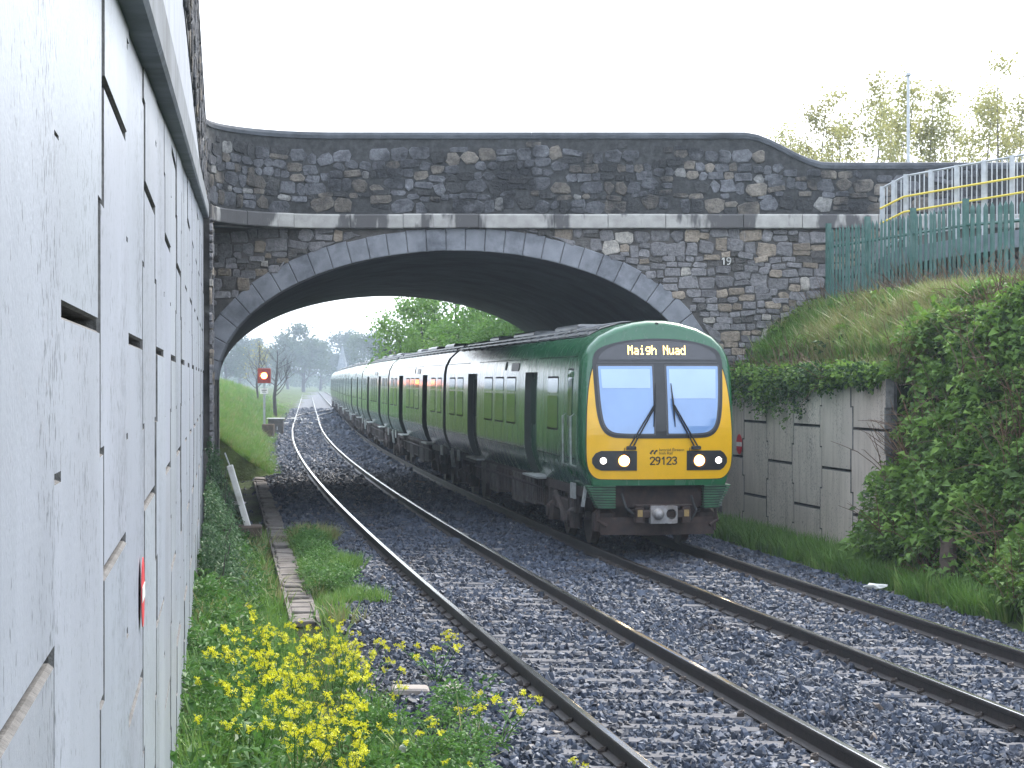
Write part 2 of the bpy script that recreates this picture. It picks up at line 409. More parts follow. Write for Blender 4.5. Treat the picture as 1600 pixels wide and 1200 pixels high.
# ------------------------------------------------------------ tracks
RP = [(-.036, -.014), (-.03, -.002), (-.02, 0), (.02, 0), (.03, -.002), (.036, -.014), (.034, -.04), (.009, -.056), (.009, -.135),
      (.07, -.155), (.07, -.166), (-.07, -.166), (-.07, -.155), (-.009, -.135), (-.009, -.056), (-.034, -.04)]
def rail(cx, Y0, Y1, off, parent, step=.8):
    ys = [Y0]
    while ys[-1] < Y1: ys.append(ys[-1] + step * (1 if ys[-1] < 70 else 5))
    P = []
    for y in ys:
        m = float((cx(y + .05) - cx(y - .05)) / .1); n = math.hypot(1, m)
        P.append([(float(cx(y)) + (off + px) / n, y - (off + px) * m / n, pz) for px, pz in RP])
    vs_, fs = grid_mesh(P, True); b = MB(); k = len(RP)
    b.add(vs_, fs); b.m = [1 if (i % k) in (1, 2, 3) else 0 for i in range(len(fs))]
    return b.build('rail', [M_rust, M_steel], parent)
slb = MB(); slb.cbox((0, 0, -.265), (2.55, .25, .2), .02); ME_sleeper = slb.mesh('sleeper', M_sleeper)
clb = MB()
for sx in (-.835, .835):
    for d in (-.1, .1):
        clb.box((sx + d, 0, -.15), (.06, .1, .03)); clb.tube([(sx + d * 1.25, -.05, -.14), (sx + d * .75, -.03, -.125), (sx + d * .75, .03, -.125), (sx + d * 1.25, .05, -.14)], .012, 5)
ME_clip = clb.mesh('rail_clips', M_clip)
SLEEP = {}
def track(cx, label_key, Y1, sl0, sl1):
    t = tag(empty('railway_track', (0, 0, 0)), kind='structure')
    rail(cx, -3, Y1, -.835, t); rail(cx, -3, Y1, .835, t)
    ys = np.arange(sl0, sl1, .69); SLEEP[label_key] = ys
    for y in ys:
        m = float((cx(y + .05) - cx(y - .05)) / .1)
        o = link('sleeper', ME_sleeper, t, (float(cx(y)), float(y), 0), (0, 0, math.atan(m)))
        if y < 34:
            link('rail_clips', ME_clip, o)
    return t
t1 = lambda Y: tc(Y); t2 = lambda Y: tc(Y) + sep(Y)
track(t1, 1, 520, 11.3, 100); track(t2, 2, 520, 13.0, 34)
def cross(Y): return tc(Y) + sep(Y) * sst((np.asarray(Y) - 158) / 52)
xo = tag(empty('crossover_track'), kind='structure')
rail(cross, 158, 211, -.835, xo); rail(cross, 158, 211, .835, xo)
for yy in (139, 150, 153.5, 157):
    b = MB(); b.box((0, 0, -.15), (3.0, .5, .16)); b.build('bearer', M_white, xo, (float(tc(yy)), yy, 0), (0, 0, math.atan(slope(yy))))

# ------------------------------------------------------------ precast panel walls
def cross_panel(w, h, e, gap, slot):
    """outline of one interlocking panel, centred; wide in the middle half, narrow at top and bottom"""
    a, b = w / 2 + e - gap, w / 2 - e - gap; q = h / 4; t = h / 2 - slot / 2
    return [(-b, -t), (b, -t), (b, -q + gap), (a, -q + gap), (a, q - gap), (b, q - gap), (b, t), (-b, t), (-b, q - gap), (-a, q - gap), (-a, -q + gap), (-b, -q + gap)]
def clip_poly(poly, f):
    """keep f(p) >= 0 (linear f)"""
    out = []
    for i, p in enumerate(poly):
        q = poly[(i + 1) % len(poly)]; a, b = f(p), f(q)
        if a >= 0: out.append(p)
        if (a >= 0) != (b >= 0):
            t = a / (a - b); out.append((p[0] + (q[0] - p[0]) * t, p[1] + (q[1] - p[1]) * t))
    return out
def panel_wall(parent, mat, org, dirv, nrm, col0, col1, p, H, zoff, topf, botf, e=.06, gap=.008, slot=.055, th=.14, par=0, ends=None):
    """panels set along dirv from org, each an object; topf / botf give wall limits along the run"""
    for i in range(col0, col1):
        sc = (i + .5) * p
        for j in range(-4, 8):
            zc = zoff + (j + .5 * ((i + par) % 2)) * H + H / 2
            poly = [(sc + x, zc + z) for x, z in cross_panel(p, H, e, gap, slot)]
            ta, tb = topf(sc - p / 2), topf(sc + p / 2); ba = botf(sc)
            poly = clip_poly(poly, lambda q: ta + (tb - ta) * (q[0] - sc + p / 2) / p - q[1])
            poly = clip_poly(poly, lambda q: q[1] - ba) if len(poly) > 2 else poly
            if len(poly) > 2 and ends: poly = clip_poly(poly, lambda q: q[0] - ends[0])
            if len(poly) > 2 and ends: poly = clip_poly(poly, lambda q: ends[1] - q[0])
            if len(poly) < 3 or max(q[1] for q in poly) - min(q[1] for q in poly) < .06: continue
            j2 = random.uniform(-.006, .006); tone = random.uniform(.9, 1.07); tn = (tone, tone * random.uniform(.985, 1.01), tone * random.uniform(.97, 1.02))
            cx_, cz_ = sum(q[0] for q in poly) / len(poly), sum(q[1] for q in poly) / len(poly)
            n = len(poly); vs_ = []
            for d, k in ((-th, 0), (-.012 + j2, 0), (j2, .012)):
                for (s, z) in poly:
                    ds, dz = cx_ - s, cz_ - z; L = math.hypot(ds, dz) or 1
                    s2, z2 = s + ds / L * k, z + dz / L * k
                    q = org + dirv * s2 + nrm * d; vs_.append((q.x, q.y, z2))
            fs = [tuple(range(2 * n, 3 * n))]
            for l in (0, n):
                for a in range(n): fs.append((l + a, l + (a + 1) % n, l + n + (a + 1) % n, l + n + a))
            q_ = MB().add(vs_, fs, 0, tn); q_.m = [0] + [1] * (2 * n); q_.build('panel', [mat, M_edge], parent, tones=True)
LW = tag(empty('retaining_wall', (wallx(20), 20, 0)), 'tall pale whitish precast concrete retaining wall with interlocking panels beside the camera', 'wall', kind='thing')
def child_world(o, parent):                  # keep world coordinates under a moved parent
    o.matrix_parent_inverse = Matrix.Translation(parent.location).inverted(); return o
def reparent_all(root, before):
    for o in list(bpy.data.objects):
        if o.parent == root and o.name not in before: child_world(o, root)
ldir = Vector((-.1415, 1, 0)); llen = ldir.length; ldir.normalize(); lnrm = Vector((1, .1415, 0)).normalized()
lorg = Vector((wallx(0), 0, 0))
before = set(o.name for o in bpy.data.objects)
pl = 1.62 * llen
off0 = (4.35 - 1.62 * 2) * llen            # so that a joint falls at y = 4.35
panel_wall(LW, M_panelL, lorg + ldir * off0, ldir, lnrm, -1, 23, pl, 1.46, CAMZ + .887 - 1.46 * 3,
           lambda s: copz((s + off0) / llen), lambda s: -.7, e=.09, gap=.008, slot=.03, par=1)
b = MB()   # dark backing seen through the open joints
for y0, y1 in ((-.5, 38.3),):
    P = []
    for y in np.linspace(y0, y1, 12):
        q = Vector((wallx(y), y, 0)) - lnrm * .09
        P.append([(q.x, q.y, -.8), (q.x, q.y, copz(y)), (q.x - .25, q.y, copz(y))])
    v, f = grid_mesh(P); b.add(v, f)
b.build('backing', M_void, LW)
# coping and pale upper wall up to the foot of the stone parapet
def sweep_wall(prof_f, ys):
    P = []
    for y in ys:
        o = Vector((wallx(y), y, 0)); P.append([tuple(o + lnrm * d + Vector((0, 0, z))) for d, z in prof_f(y)])
    v, f = grid_mesh(P, True); n = len(P[0])
    f += [tuple(range(n - 1, -1, -1)), tuple((len(P) - 1) * n + i for i in range(n))]
    return v, f
for k in range(13):
    y0, y1 = -.5 + k * 3, -.5 + (k + 1) * 3 - .012
    v, f = sweep_wall(lambda y: [(-.3, copz(y)), (.085, copz(y)), (.1, copz(y) + .02), (.1, copz(y) + .24), (.07, copz(y) + .27), (-.3, copz(y) + .3)], (y0, y1))
    MB().add(v, f).build('coping', M_coping, LW)
for k in range(10):
    y0, y1 = 9 + k * 3, 9 + (k + 1) * 3 - .02
    v, f = sweep_wall(lambda y: [(-.3, copz(y) + .3), (.0, copz(y) + .28), (.0, 6.19), (-.3, 6.19)], (y0, min(y1, 38.6)))
    MB().add(v, f).build('upper_panel', M_upper, LW)
reparent_all(LW, before)

RW = tag(empty('retaining_wall', (5.4, 36, 0)), 'brownish grey precast panel retaining wall at the foot of the right bank', 'wall', kind='thing')
before = set(o.name for o in bpy.data.objects)
rorg = Vector((rwall(32.5), 32.5, 0)); rdir = Vector((rwall(42) - rwall(32.5), 42 - 32.5, 0)); rlen = rdir.length; rdir.normalize()
rnrm = Vector((-rdir.y, rdir.x, 0))
panel_wall(RW, M_panelR, rorg, rdir, rnrm, 0, 6, rlen / 6, 1.43, CAMZ - .80 - 1.43 * 2, lambda s: 2.82, lambda s: -.7, e=.05, gap=.008, slot=.04, ends=(0, rlen))
b = MB(); q0, q1 = rorg - rnrm * .1, rorg + rdir * rlen - rnrm * .1
b.box(((q0 + q1) / 2 - rnrm * .06 + Vector((0, 0, 1.0))), (.1, rlen - .1, 3.55), math.atan2(-rdir.x, rdir.y)); b.build('backing', M_void, RW)
reparent_all(RW, before)

# ------------------------------------------------------------ the bridge
BR = tag(empty('stone_bridge', (axc(BY0), BY0, 0)), 'old stone road bridge with elliptical arch spanning both railway tracks', 'bridge')
before = set(o.name for o in bpy.data.objects)
XC = axc(BY0)
def ell(x, rx, rz):
    t = 1 - (x / rx) ** 2
    return rz * math.sqrt(t) if t > 0 else 0
# backing wall of the near and far faces (columns stop at the soffit)
def face_wall(Y, xc, x0, x1, top, name, mat):
    ARX = float(arx(Y))
    P = []; xs = list(np.linspace(x0, xc - ARX, 6)) + [xc + ARX * math.sin(t) for t in np.linspace(-math.pi / 2, math.pi / 2, 41)] + list(np.linspace(xc + ARX, x1, 8))
    b = MB()
    for a, c in zip(xs[:-1], xs[1:]):
        if c - a < 1e-6: continue
        inside = abs((a + c) / 2 - xc) < ARX
        za = CAMZ + ell(a - xc, ARX, ARZ) if inside else -1
        zc = CAMZ + ell(c - xc, ARX, ARZ) if inside else -1
        b.add([(a, Y, za), (c, Y, zc), (c, Y, top), (a, Y, top)], [(0, 1, 2, 3)])
    return b.build(name, mat, BR)
face_wall(BY0, XC, -6.7, 16, 6.2, 'spandrel_wall', M_mortar)
face_wall(BY1, axc(BY1), -22, 14, 7.9, 'rear_wall', M_mortar)
# barrel and abutments
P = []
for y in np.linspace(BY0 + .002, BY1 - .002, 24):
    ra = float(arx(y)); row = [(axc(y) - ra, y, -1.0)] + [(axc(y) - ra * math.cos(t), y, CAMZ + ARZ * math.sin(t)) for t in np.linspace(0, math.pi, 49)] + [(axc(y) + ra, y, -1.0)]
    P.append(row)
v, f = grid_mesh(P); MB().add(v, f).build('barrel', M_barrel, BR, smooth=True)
MB().add([(-7, BY0 + .3, 6.21), (16, BY0 + .3, 6.21), (14, BY1, 6.21), (-22, BY1, 6.21)], [(0, 1, 2, 3)]).build('deck', M_coping, BR)
# voussoirs
nv = 31; VT = .47
def ell_pt(u, off):
    """point on the arch ring at angle u with outward offset"""
    x, z = ARX * math.cos(u), ARZ * math.sin(u)
    nx, nz = math.cos(u) / ARX, math.sin(u) / ARZ; L = math.hypot(nx, nz)
    return x + nx / L * off, z + nz / L * off
us = np.linspace(0, math.pi, 2001); pts = np.array([ell_pt(u, 0) for u in us])
arc = np.concatenate([[0], np.cumsum(np.hypot(*np.diff(pts, axis=0).T))])
for k in range(nv):
    a0, a1 = (np.interp(arc[-1] * (k + d) / nv, arc, us) for d in (0, 1))
    o0, o1 = 0, VT + random.uniform(-.015, .02); pr = .03 + random.uniform(0, .012); g = .006
    ring = []
    for (u, o) in ((a0, o0), (a1, o0), (a1, o1), (a0, o1)):
        x, z = ell_pt(u, o); ring.append((x, z))
    cx_, cz_ = sum(p_[0] for p_ in ring) / 4, sum(p_[1] for p_ in ring) / 4
    vs_ = []
    for dy, kk in ((.4, g), (-pr + .012, g), (-pr, g + .014)):
        for x, z in ring:
            L = math.hypot(cx_ - x, cz_ - z); vs_.append((XC + x + (cx_ - x) / L * kk * 1.4, BY0 + dy, CAMZ + z + (cz_ - z) / L * kk * 1.4))
    fs = [(8, 9, 10, 11)] + [(l + i, l + (i + 1) % 4, l + 4 + (i + 1) % 4, l + 4 + i) for l in (0, 4) for i in range(4)]
    MB().add(vs_, fs).build('voussoir', M_vouss, BR)

# plan line of the parapet: straight over the arch, then a curve towards the camera along the pale wall
RC = 2.33; PATH = [(16, BY0), (10, BY0), (6, BY0), (2, BY0), (-1, BY0)]
for t in np.linspace(0, R(98), 16): PATH.append((-3.6 - RC * math.sin(t), BY0 - RC + RC * math.cos(t)))
wd = Vector((.1415, -1)).normalized(); e = PATH[-1]
for d in (2, 5, 9, 14, 20, 25): PATH.append((e[0] + wd.x * d, e[1] + wd.y * d))
PA = np.array(PATH); PS = np.concatenate([[0], np.cumsum(np.hypot(*np.diff(PA, axis=0).T))])
def on_path(s, d=0):
    x, y = np.interp(s, PS, PA[:, 0]), np.interp(s, PS, PA[:, 1])
    x2, y2 = np.interp(s + .05, PS, PA[:, 0]), np.interp(s + .05, PS, PA[:, 1]); x1, y1 = np.interp(s - .05, PS, PA[:, 0]), np.interp(s - .05, PS, PA[:, 1])
    L = math.hypot(x2 - x1, y2 - y1); tx, ty = (x2 - x1) / L, (y2 - y1) / L
    return x - ty * d, y + tx * d            # +d: out towards the railway
SMAX = PS[-1] - .05
def ptop(s):                                 # top of the parapet along the path
    x = 16 - s
    return 7.9 - .62 * float(sst(np.array((x - 4.75) / 1.75)))
def sweep(s0, s1, prof, step=.3, cap=True):
    n = max(2, int((s1 - s0) / step) + 1); P = []
    for s in np.linspace(s0, s1, n):
        row = []
        for d, z in prof(s):
            x, y = on_path(s, d); row.append((x, y, z))
        P.append(row)
    v, f = grid_mesh(P, True); k = len(P[0])
    if cap: f += [tuple(range(k - 1, -1, -1)), tuple((n - 1) * k + i for i in range(k))]
    return v, f
v, f = sweep(.1, SMAX, lambda s: [(-.4, 6.19), (0, 6.19), (0, ptop(s) - .13), (-.4, ptop(s) - .13)]); MB().add(v, f).build('parapet_wall', M_pmortar, BR)
cs = list(np.arange(.1, SMAX - 1, 3.1)) + [SMAX]
for a, c in zip(cs[:-1], cs[1:]):
    v, f = sweep(a, c - .004, lambda s: [(-.43, ptop(s) - .15), (.03, ptop(s) - .15), (.035, ptop(s) - .08), (.0, ptop(s) - .025), (-.1, ptop(s)), (-.28, ptop(s)), (-.4, ptop(s) - .05)], .25)
    MB().add(v, f).build('parapet_coping', M_cap, BR)
# string course of separate blocks
s = .1
while s < PS[20] - .05:
    w = random.uniform(1.0, 1.6); c = min(s + w, PS[20])
    dz = random.uniform(-.006, .006); dd = random.uniform(-.008, .008)
    v, f = sweep(s, c - .012, lambda q: [(-.6, 5.91 + dz), (.13 + dd, 5.91 + dz), (.14 + dd, 5.93 + dz), (.14 + dd, 6.17 + dz), (.11 + dd, 6.2 + dz), (-.1, 6.215)], .3)
    MB().add(v, f).build('string_course', M_string, BR); s = c
# slab that carries the curved corner
arcp = [on_path(q, .02) for q in np.linspace(PS[4], PS[20], 20)]
n = len(arcp) + 2; base = [(x, y) for x, y in arcp] + [(-6.6, 39.4), (-6.6, BY0 + .2)]
vs_ = [(x, y, 5.925) for x, y in base] + [(x, y, 6.18) for x, y in base]
fs = [tuple(range(n - 1, -1, -1)), tuple(range(n, 2 * n))] + [(i, (i + 1) % n, n + (i + 1) % n, n + i) for i in range(n)]
MB().add(vs_, fs).build('corner_slab', M_coping, BR)
# stone pier where the pale wall meets the bridge
b = MB(); b.box((-6.4, 40.2, 2.45), (.98, 3.6, 7.0), math.atan(.1415)); b.build('pier', M_mortar, BR)

# rubble stones: laid out in courses, each its own mesh; the 300 largest to the eye are objects, the others one mass
STONES = []                                  # (score, verts, faces, tone, parapet?)
def lay(s0, s1, z0, z1, mapf, parapet, keep=1.0, big=1.0, tones=None, ztop=None):
    z = z0
    while z < z1 - .05:
        h = random.choice((.13, .17, .22, .26, .31)) * random.uniform(.9, 1.1) * big; h = min(h, z1 - z)
        s = s0 - random.uniform(0, .3)
        while s < s1:
            w = random.uniform(.17, .44) * big * (1.15 if h > .22 else .9)
            cells = [(s, z, w, h)]
            if h > .2 and random.random() < .22: hh = h * random.uniform(.35, .65); cells = [(s, z, w, hh), (s, z + hh, w, h - hh)]
            for (a, c, ww, hh) in cells:
                if random.random() > keep: continue
                if ztop and c + hh > ztop(a): continue
                stone(a, c, ww, hh, mapf, parapet, tones)
            s += w
        z += h
def stone(a, c, w, h, mapf, parapet, tones):
    j = random.uniform(.003, .009); q = min(w, h)
    poly = []
    cut = q * (random.uniform(.2, .4) if parapet else random.uniform(.1, .3))
    J = lambda k=.09: random.uniform(-k, k) * q
    x0, x1, z0, z1 = a + j, a + w - j, c + j, c + h - j
    for (x, z, dx, dz) in ((x0, z0, 1, 1), (x1, z0, -1, 1), (x1, z1, -1, -1), (x0, z1, 1, -1)):
        c1, c2 = cut * random.uniform(.3, 1.4), cut * random.uniform(.3, 1.4)
        p1 = (x, z + dz * c2); p2 = (x + dx * c1, z)
        if (dx, dz) in ((1, 1), (-1, -1)): poly += [p1, p2]
        else: poly += [p2, p1]
    poly = [(x + J(.09), z + J(.09)) for x, z in poly]
    mx_, mz_ = a + w / 2, c + h / 2; ro = random.gauss(0, .07); cr, sr = math.cos(ro), math.sin(ro)
    wz = .05 * math.sin(mx_ * 2.1 + mz_ * .9) + .035 * math.sin(mx_ * 4.7 + 2 + mz_ * 3)
    poly = [(mx_ + (x - mx_) * cr - (z - mz_) * sr, mz_ + (x - mx_) * sr + (z - mz_) * cr + wz) for x, z in poly]
    cx_, cz_ = sum(p_[0] for p_ in poly) / 8, sum(p_[1] for p_ in poly) / 8
    if mapf == 'face':                       # keep clear of the arch ring
        out = []
        for x, z in poly:
            for _ in range(30):
                ex, ez = x - XC, z - CAMZ
                if ez <= 0 and abs(ex) < ARX + .1: return
                u = math.atan2(ez / ARZ, ex / ARX); rx, rz = ell_pt(u, VT + .03)
                if math.hypot(ex, ez) >= math.hypot(rx, rz): break
                x, z = XC + rx * 1.005, CAMZ + rz * 1.005
            out.append((x, min(z, 5.9)))
        poly = out
        A = .5 * abs(sum(poly[i][0] * poly[(i + 1) % 8][1] - poly[(i + 1) % 8][0] * poly[i][1] for i in range(8)))
        if A < .35 * w * h or A > 1.2 * w * h: return
        if max(math.hypot(p_[0] - cx_, p_[1] - cz_) for p_ in poly) > .75 * (w + h): return
        cx_, cz_ = sum(p_[0] for p_ in poly) / 8, sum(p_[1] for p_ in poly) / 8
    pr = random.uniform(.012, .04) if parapet else random.uniform(.02, .06)
    vs_ = []
    for d, k in ((-.02, 0), (pr * .75, .03), (pr, .2)):
        for x, z in poly:
            x2, z2 = x + (cx_ - x) * k, z + (cz_ - z) * k
            dd = d + (random.uniform(-.006, .006) if d > 0 else 0)
            if mapf == 'face': vs_.append((x2, BY0 - dd, z2))
            elif mapf == 'path': X, Y = on_path(x2, dd); vs_.append((X, Y, z2))
            else: vs_.append(mapf(x2, z2, dd))
    n = 8; fs = [tuple(range(2 * n, 3 * n))] + [(l + i, l + (i + 1) % n, l + n + (i + 1) % n, l + n + i) for l in (0, n) for i in range(n)]
    r_ = random.random()
    if r_ < .62: g_ = random.uniform(.13, .22); t = (g_ * .96, g_ * .98, g_ * 1.06)
    elif r_ < .84: g_ = random.uniform(.15, .25); t = (g_ * 1.1, g_ * .98, g_ * .84)
    elif r_ < .88: g_ = random.uniform(.28, .38); t = (g_, g_ * .98, g_ * .94)
    else: g_ = random.uniform(.06, .1); t = (g_, g_, g_)
    if not parapet: t = (t[0] * 1.38, t[1] * 1.3, t[2] * 1.22)
    X = sum(p_[0] for p_ in vs_) / len(vs_); Y = sum(p_[1] for p_ in vs_) / len(vs_); Z = sum(p_[2] for p_ in vs_) / len(vs_)
    u = 800 + 3200 * X / Y; vv = 594 - 3200 * (Z - CAMZ) / Y
    seen = 300 < u < 1330 and 150 < vv < 600 and not (vv > 560 and u > 900)
    STONES.append(((w * h) * (1 if seen else .01), vs_, fs, t, parapet))
lay(-6.5, 8.0, 2.3, 5.9, 'face', False, big=.92)
lay(16 - 9.5, PS[20], 6.23, 7.78, 'path', True, keep=.93, big=.95, ztop=lambda q: ptop(q) - .17)
lay(PS[20], SMAX - .2, 6.23, 7.7, 'path', True, keep=.9, big=1.15)
pd = Vector((-.1415, 1, 0)).normalized(); pn = Vector((1, .1415, 0)).normalized()
po = Vector((-6.4, 40.2, 0)) + pn * .49 - pd * 1.8
lay(0, 3.5, -.4, 5.85, lambda x, z, d: tuple(po + pd * x + pn * d + Vector((0, 0, z))), False, big=1.1)
STONES.sort(key=lambda q: -q[0])
for sc_, vs_, fs, t, pp in STONES[:300]:
    MB().add(vs_, fs, 0, t).build('stone', M_pstone if pp else M_stone, BR, tones=True)
for pp in (False, True):
    b = MB()
    for sc_, vs_, fs, t, q in STONES[300:]:
        if q == pp: b.add(vs_, fs, 0, t)
    tag(b.build('rubble_stones', M_pstone if pp else M_stone, BR, tones=True), kind='stuff')
# the painted number 19 on a spandrel stone
def text_mesh(txt, size, mat, name, parent, loc, rot, extrude=.0015, align='CENTER'):
    cu = bpy.data.curves.new(name, 'FONT'); cu.body = txt; cu.size = size; cu.align_x = align; cu.extrude = extrude
    tmp = bpy.data.objects.new('tmp', cu); C.objects.link(tmp)
    bpy.context.view_layer.update()
    me = bpy.data.meshes.new_from_object(tmp.evaluated_get(bpy.context.evaluated_depsgraph_get()))
    bpy.data.objects.remove(tmp); bpy.data.curves.remove(cu)
    me.materials.clear(); me.materials.append(mat)
    return link(name, me, parent, loc, rot)
DIG = {'1': [[(.1, .75), (.35, 1), (.35, 0)]], '2': [[(0, .75), (.05, .92), (.3, 1), (.55, .9), (.58, .68), (.4, .42), (0, 0), (.6, 0)]],
       '3': [[(0, .85), (.15, .97), (.35, 1), (.55, .88), (.52, .65), (.25, .54), (.52, .42), (.58, .2), (.4, .02), (.15, .02), (0, .15)]],
       '9': [[(.55, .65), (.4, .47), (.15, .47), (0, .65), (.03, .88), (.25, 1), (.48, .92), (.57, .7), (.5, .3), (.3, 0), (.1, .02)]]}
def digits(txt, h, bold, mat, name, parent, org, yf):
    """each numeral a flat brush stroke laid on the surface y = yf(x, z)"""
    x0 = org[0] - (len(txt) * .78 - .18) * h / 2
    for ch in txt:
        b = MB()
        for line in DIG[ch]:
            for (a, c), (d, e_) in zip(line[:-1], line[1:]):
                ax, az, bx_, bz = x0 + a * h, org[2] + c * h, x0 + d * h, org[2] + e_ * h
                L = math.hypot(bx_ - ax, bz - az); nx, nz_ = -(bz - az) / L * bold / 2, (bx_ - ax) / L * bold / 2; ex, ez = (bx_ - ax) / L * bold * .35, (bz - az) / L * bold * .35
                q = [(ax - ex + nx, az - ez + nz_), (bx_ + ex + nx, bz + ez + nz_), (bx_ + ex - nx, bz + ez - nz_), (ax - ex - nx, az - ez - nz_)]
                b.add([(x, yf(x, z), z) for x, z in q] + [(x, yf(x, z) + .004, z) for x, z in q], [(0, 1, 2, 3), (0, 4, 5, 1), (1, 5, 6, 2), (2, 6, 7, 3), (3, 7, 4, 0)])
        b.build(name, mat, parent); x0 += h * .78
digits('19', .14, .02, M_white, 'painted_number', BR, ((1135 - 800) / 3200 * 41.9, 0, CAMZ + (594 - 413) / 3200 * 41.9), lambda x, z: BY0 - .07)
reparent_all(BR, before)
# ------------------------------------------------------------ the train
HW = [(1.16, 1.0), (1.27, 1.22), (1.345, 1.45), (1.36, 1.6), (1.36, 2.1), (1.35, 2.6), (1.335, 2.95), (1.30, 3.15), (1.19, 3.36), (1.0, 3.53), (.72, 3.665), (.4, 3.75), (.15, 3.785)]
HW = [(x * .95, z) for x, z in HW]
hz_, hx_ = [p_[1] for p_ in HW], [p_[0] for p_ in HW]
def hw(z): return float(np.interp(z, hz_, hx_))
RING = [(-x, z) for x, z in HW] + [(x, z) for x, z in reversed(HW)]       # left bottom, over the roof, right bottom
CARL = 19.75
def lean(z): return .34 * max(0, (z - 1.95) / 1.85) ** 1.25 + .05 * max(0, (1.5 - z))
def S(x, z): return lean(z) + .11 * (x / 1.15) ** 2
def inset(ring, r):
    out = []; n = len(ring)
    for i, (x, z) in enumerate(ring):
        a, b = ring[(i - 1) % n], ring[(i + 1) % n]
        dx, dz = b[0] - a[0], b[1] - a[1]; L = math.hypot(dx, dz)
        out.append((x + dz / L * r, z - dx / L * r))
    return out
def front_patch(outline, off, name, mats, parent, thick=.012, step=.12, rnd=False):
    """a plate cut to outline (x, z) that follows the curved cab front; off = how far it stands forward"""
    bm = bmesh.new()
    if rnd:
        for _ in range(2):
            o2 = []
            for i, p1 in enumerate(outline):
                p2 = outline[(i + 1) % len(outline)]
                o2 += [(p1[0] * .75 + p2[0] * .25, p1[1] * .75 + p2[1] * .25), (p1[0] * .25 + p2[0] * .75, p1[1] * .25 + p2[1] * .75)]
            outline = o2
    bm.faces.new([bm.verts.new((x, 0, z)) for x, z in outline])
    xs = [p_[0] for p_ in outline]; zs = [p_[1] for p_ in outline]
    for c in np.arange(min(xs) + step, max(xs), step): bmesh.ops.bisect_plane(bm, geom=bm.verts[:] + bm.edges[:] + bm.faces[:], plane_co=(c, 0, 0), plane_no=(1, 0, 0))
    for c in np.arange(min(zs) + step, max(zs), step): bmesh.ops.bisect_plane(bm, geom=bm.verts[:] + bm.edges[:] + bm.faces[:], plane_co=(0, 0, c), plane_no=(0, 0, 1))
    bmesh.ops.recalc_face_normals(bm, faces=bm.faces[:])
    if bm.faces[0].normal.y > 0: bmesh.ops.reverse_faces(bm, faces=bm.faces[:])
    ret = bmesh.ops.extrude_face_region(bm, geom=bm.faces[:])
    new = [g for g in ret['geom'] if isinstance(g, bmesh.types.BMVert)]
    for v_ in bm.verts: v_.co.y = S(v_.co.x, v_.co.z) - off + thick
    for v_ in new: v_.co.y -= thick
    bmesh.ops.recalc_face_normals(bm, faces=bm.faces[:])
    me = bpy.data.meshes.new(name); bm.to_mesh(me); bm.free(); me.materials.append(mats)
    return link(name, me, parent)
def side_patch(y0, y1, z0, z1, off, name, mat, parent, side=-1, inset_x=0, corner=.06, thick=.01):
    """a rounded plate on the body side"""
    n = 3; ol = []
    for (cy_, cz_, a0) in ((y1 - corner, z0 + corner, -90), (y1 - corner, z1 - corner, 0), (y0 + corner, z1 - corner, 90), (y0 + corner, z0 + corner, 180)):
        for k in range(n): a = R(a0 + 90 * k / (n - 1)); ol.append((cy_ + corner * math.cos(a), cz_ + corner * math.sin(a)))
    vs_ = [(side * (hw(z) + off - inset_x), y, z) for y, z in ol] + [(side * (hw(z) + off - inset_x - thick), y, z) for y, z in ol]
    k = len(ol); fs = [tuple(range(k)), tuple(range(2 * k - 1, k - 1, -1))] + [(i, k + i, k + (i + 1) % k, (i + 1) % k) for i in range(k)]
    return MB().add(vs_, fs).build(name, mat, parent)

DOORS = [(4.8, 6.3), (13.5, 15.2)]
def car_body(parent, y_start):
    """lofted body with recessed doorways on the left side"""
    ys = [y_start] + [y for d in DOORS for y in d] + [CARL]
    b = MB(); IN = .13; ZD = 3.02
    kd = [i for i, (x, z) in enumerate(RING) if x < 0 and z <= ZD]
    def ring_at(y, door): return [(x + (IN if (door and i in kd) else 0), y, z) for i, (x, z) in enumerate(RING)]
    for i, (a, c) in enumerate(zip(ys[:-1], ys[1:])):
        door = i % 2 == 1
        rows = [ring_at(y, False) for y in np.linspace(a, c, 4)]
        v, f = grid_mesh(rows)
        m = len(RING)
        if door: f = [q for q in f if not (q[0] % m in kd and q[1] % m in kd)]
        b.add(v, f)
        b.add([(x, y, z) for y in (a, c) for x, z in (RING[0], RING[-1])], [(0, 1, 3, 2)])
    b.add([(x, CARL, z) for x, z in RING], [tuple(range(len(RING)))])
    body = b.build('body', M_green, parent, smooth=True)
    body.data.set_sharp_from_angle(angle=R(35))
    for (a, c) in DOORS:
        j = MB(); zs = [1.0, 1.22, 1.45, 1.6, 2.1, 2.6, 2.95]
        for y in (a, c):
            j.add([(-hw(z), y, z) for z in zs] + [(-hw(z) + IN, y, z) for z in zs], [(k, k + 1, len(zs) + k + 1, len(zs) + k) for k in range(len(zs) - 1)])
        j.add([(-hw(2.95), a, 2.95), (-hw(2.95), c, 2.95), (-hw(2.95) + IN, c, 2.95), (-hw(2.95) + IN, a, 2.95)], [(0, 1, 2, 3)])
        j.build('door_jamb', M_jamb, parent)
        mid = (a + c) / 2
        for (p0, p1) in ((a, mid - .01), (mid + .01, c)):
            v, f = grid_mesh([[(-hw(z) + IN - .005, y, z) for z in zs] for y in (p0, p1)])
            d = MB().add(v, f).build('door', M_doorleaf if p0 == a else M_green, parent, smooth=True)
            side_patch(p0 + .18, p1 - .16, 1.95, 2.82, -.118, 'door_pane', M_pane, d)
        s_ = MB(); s_.box((-1.14, mid, 1.0), (.34, c - a + .25, .035)); s_.box((-1.0, mid, .9), (.05, c - a, .16)); s_.build('step', M_step, parent)
    return body
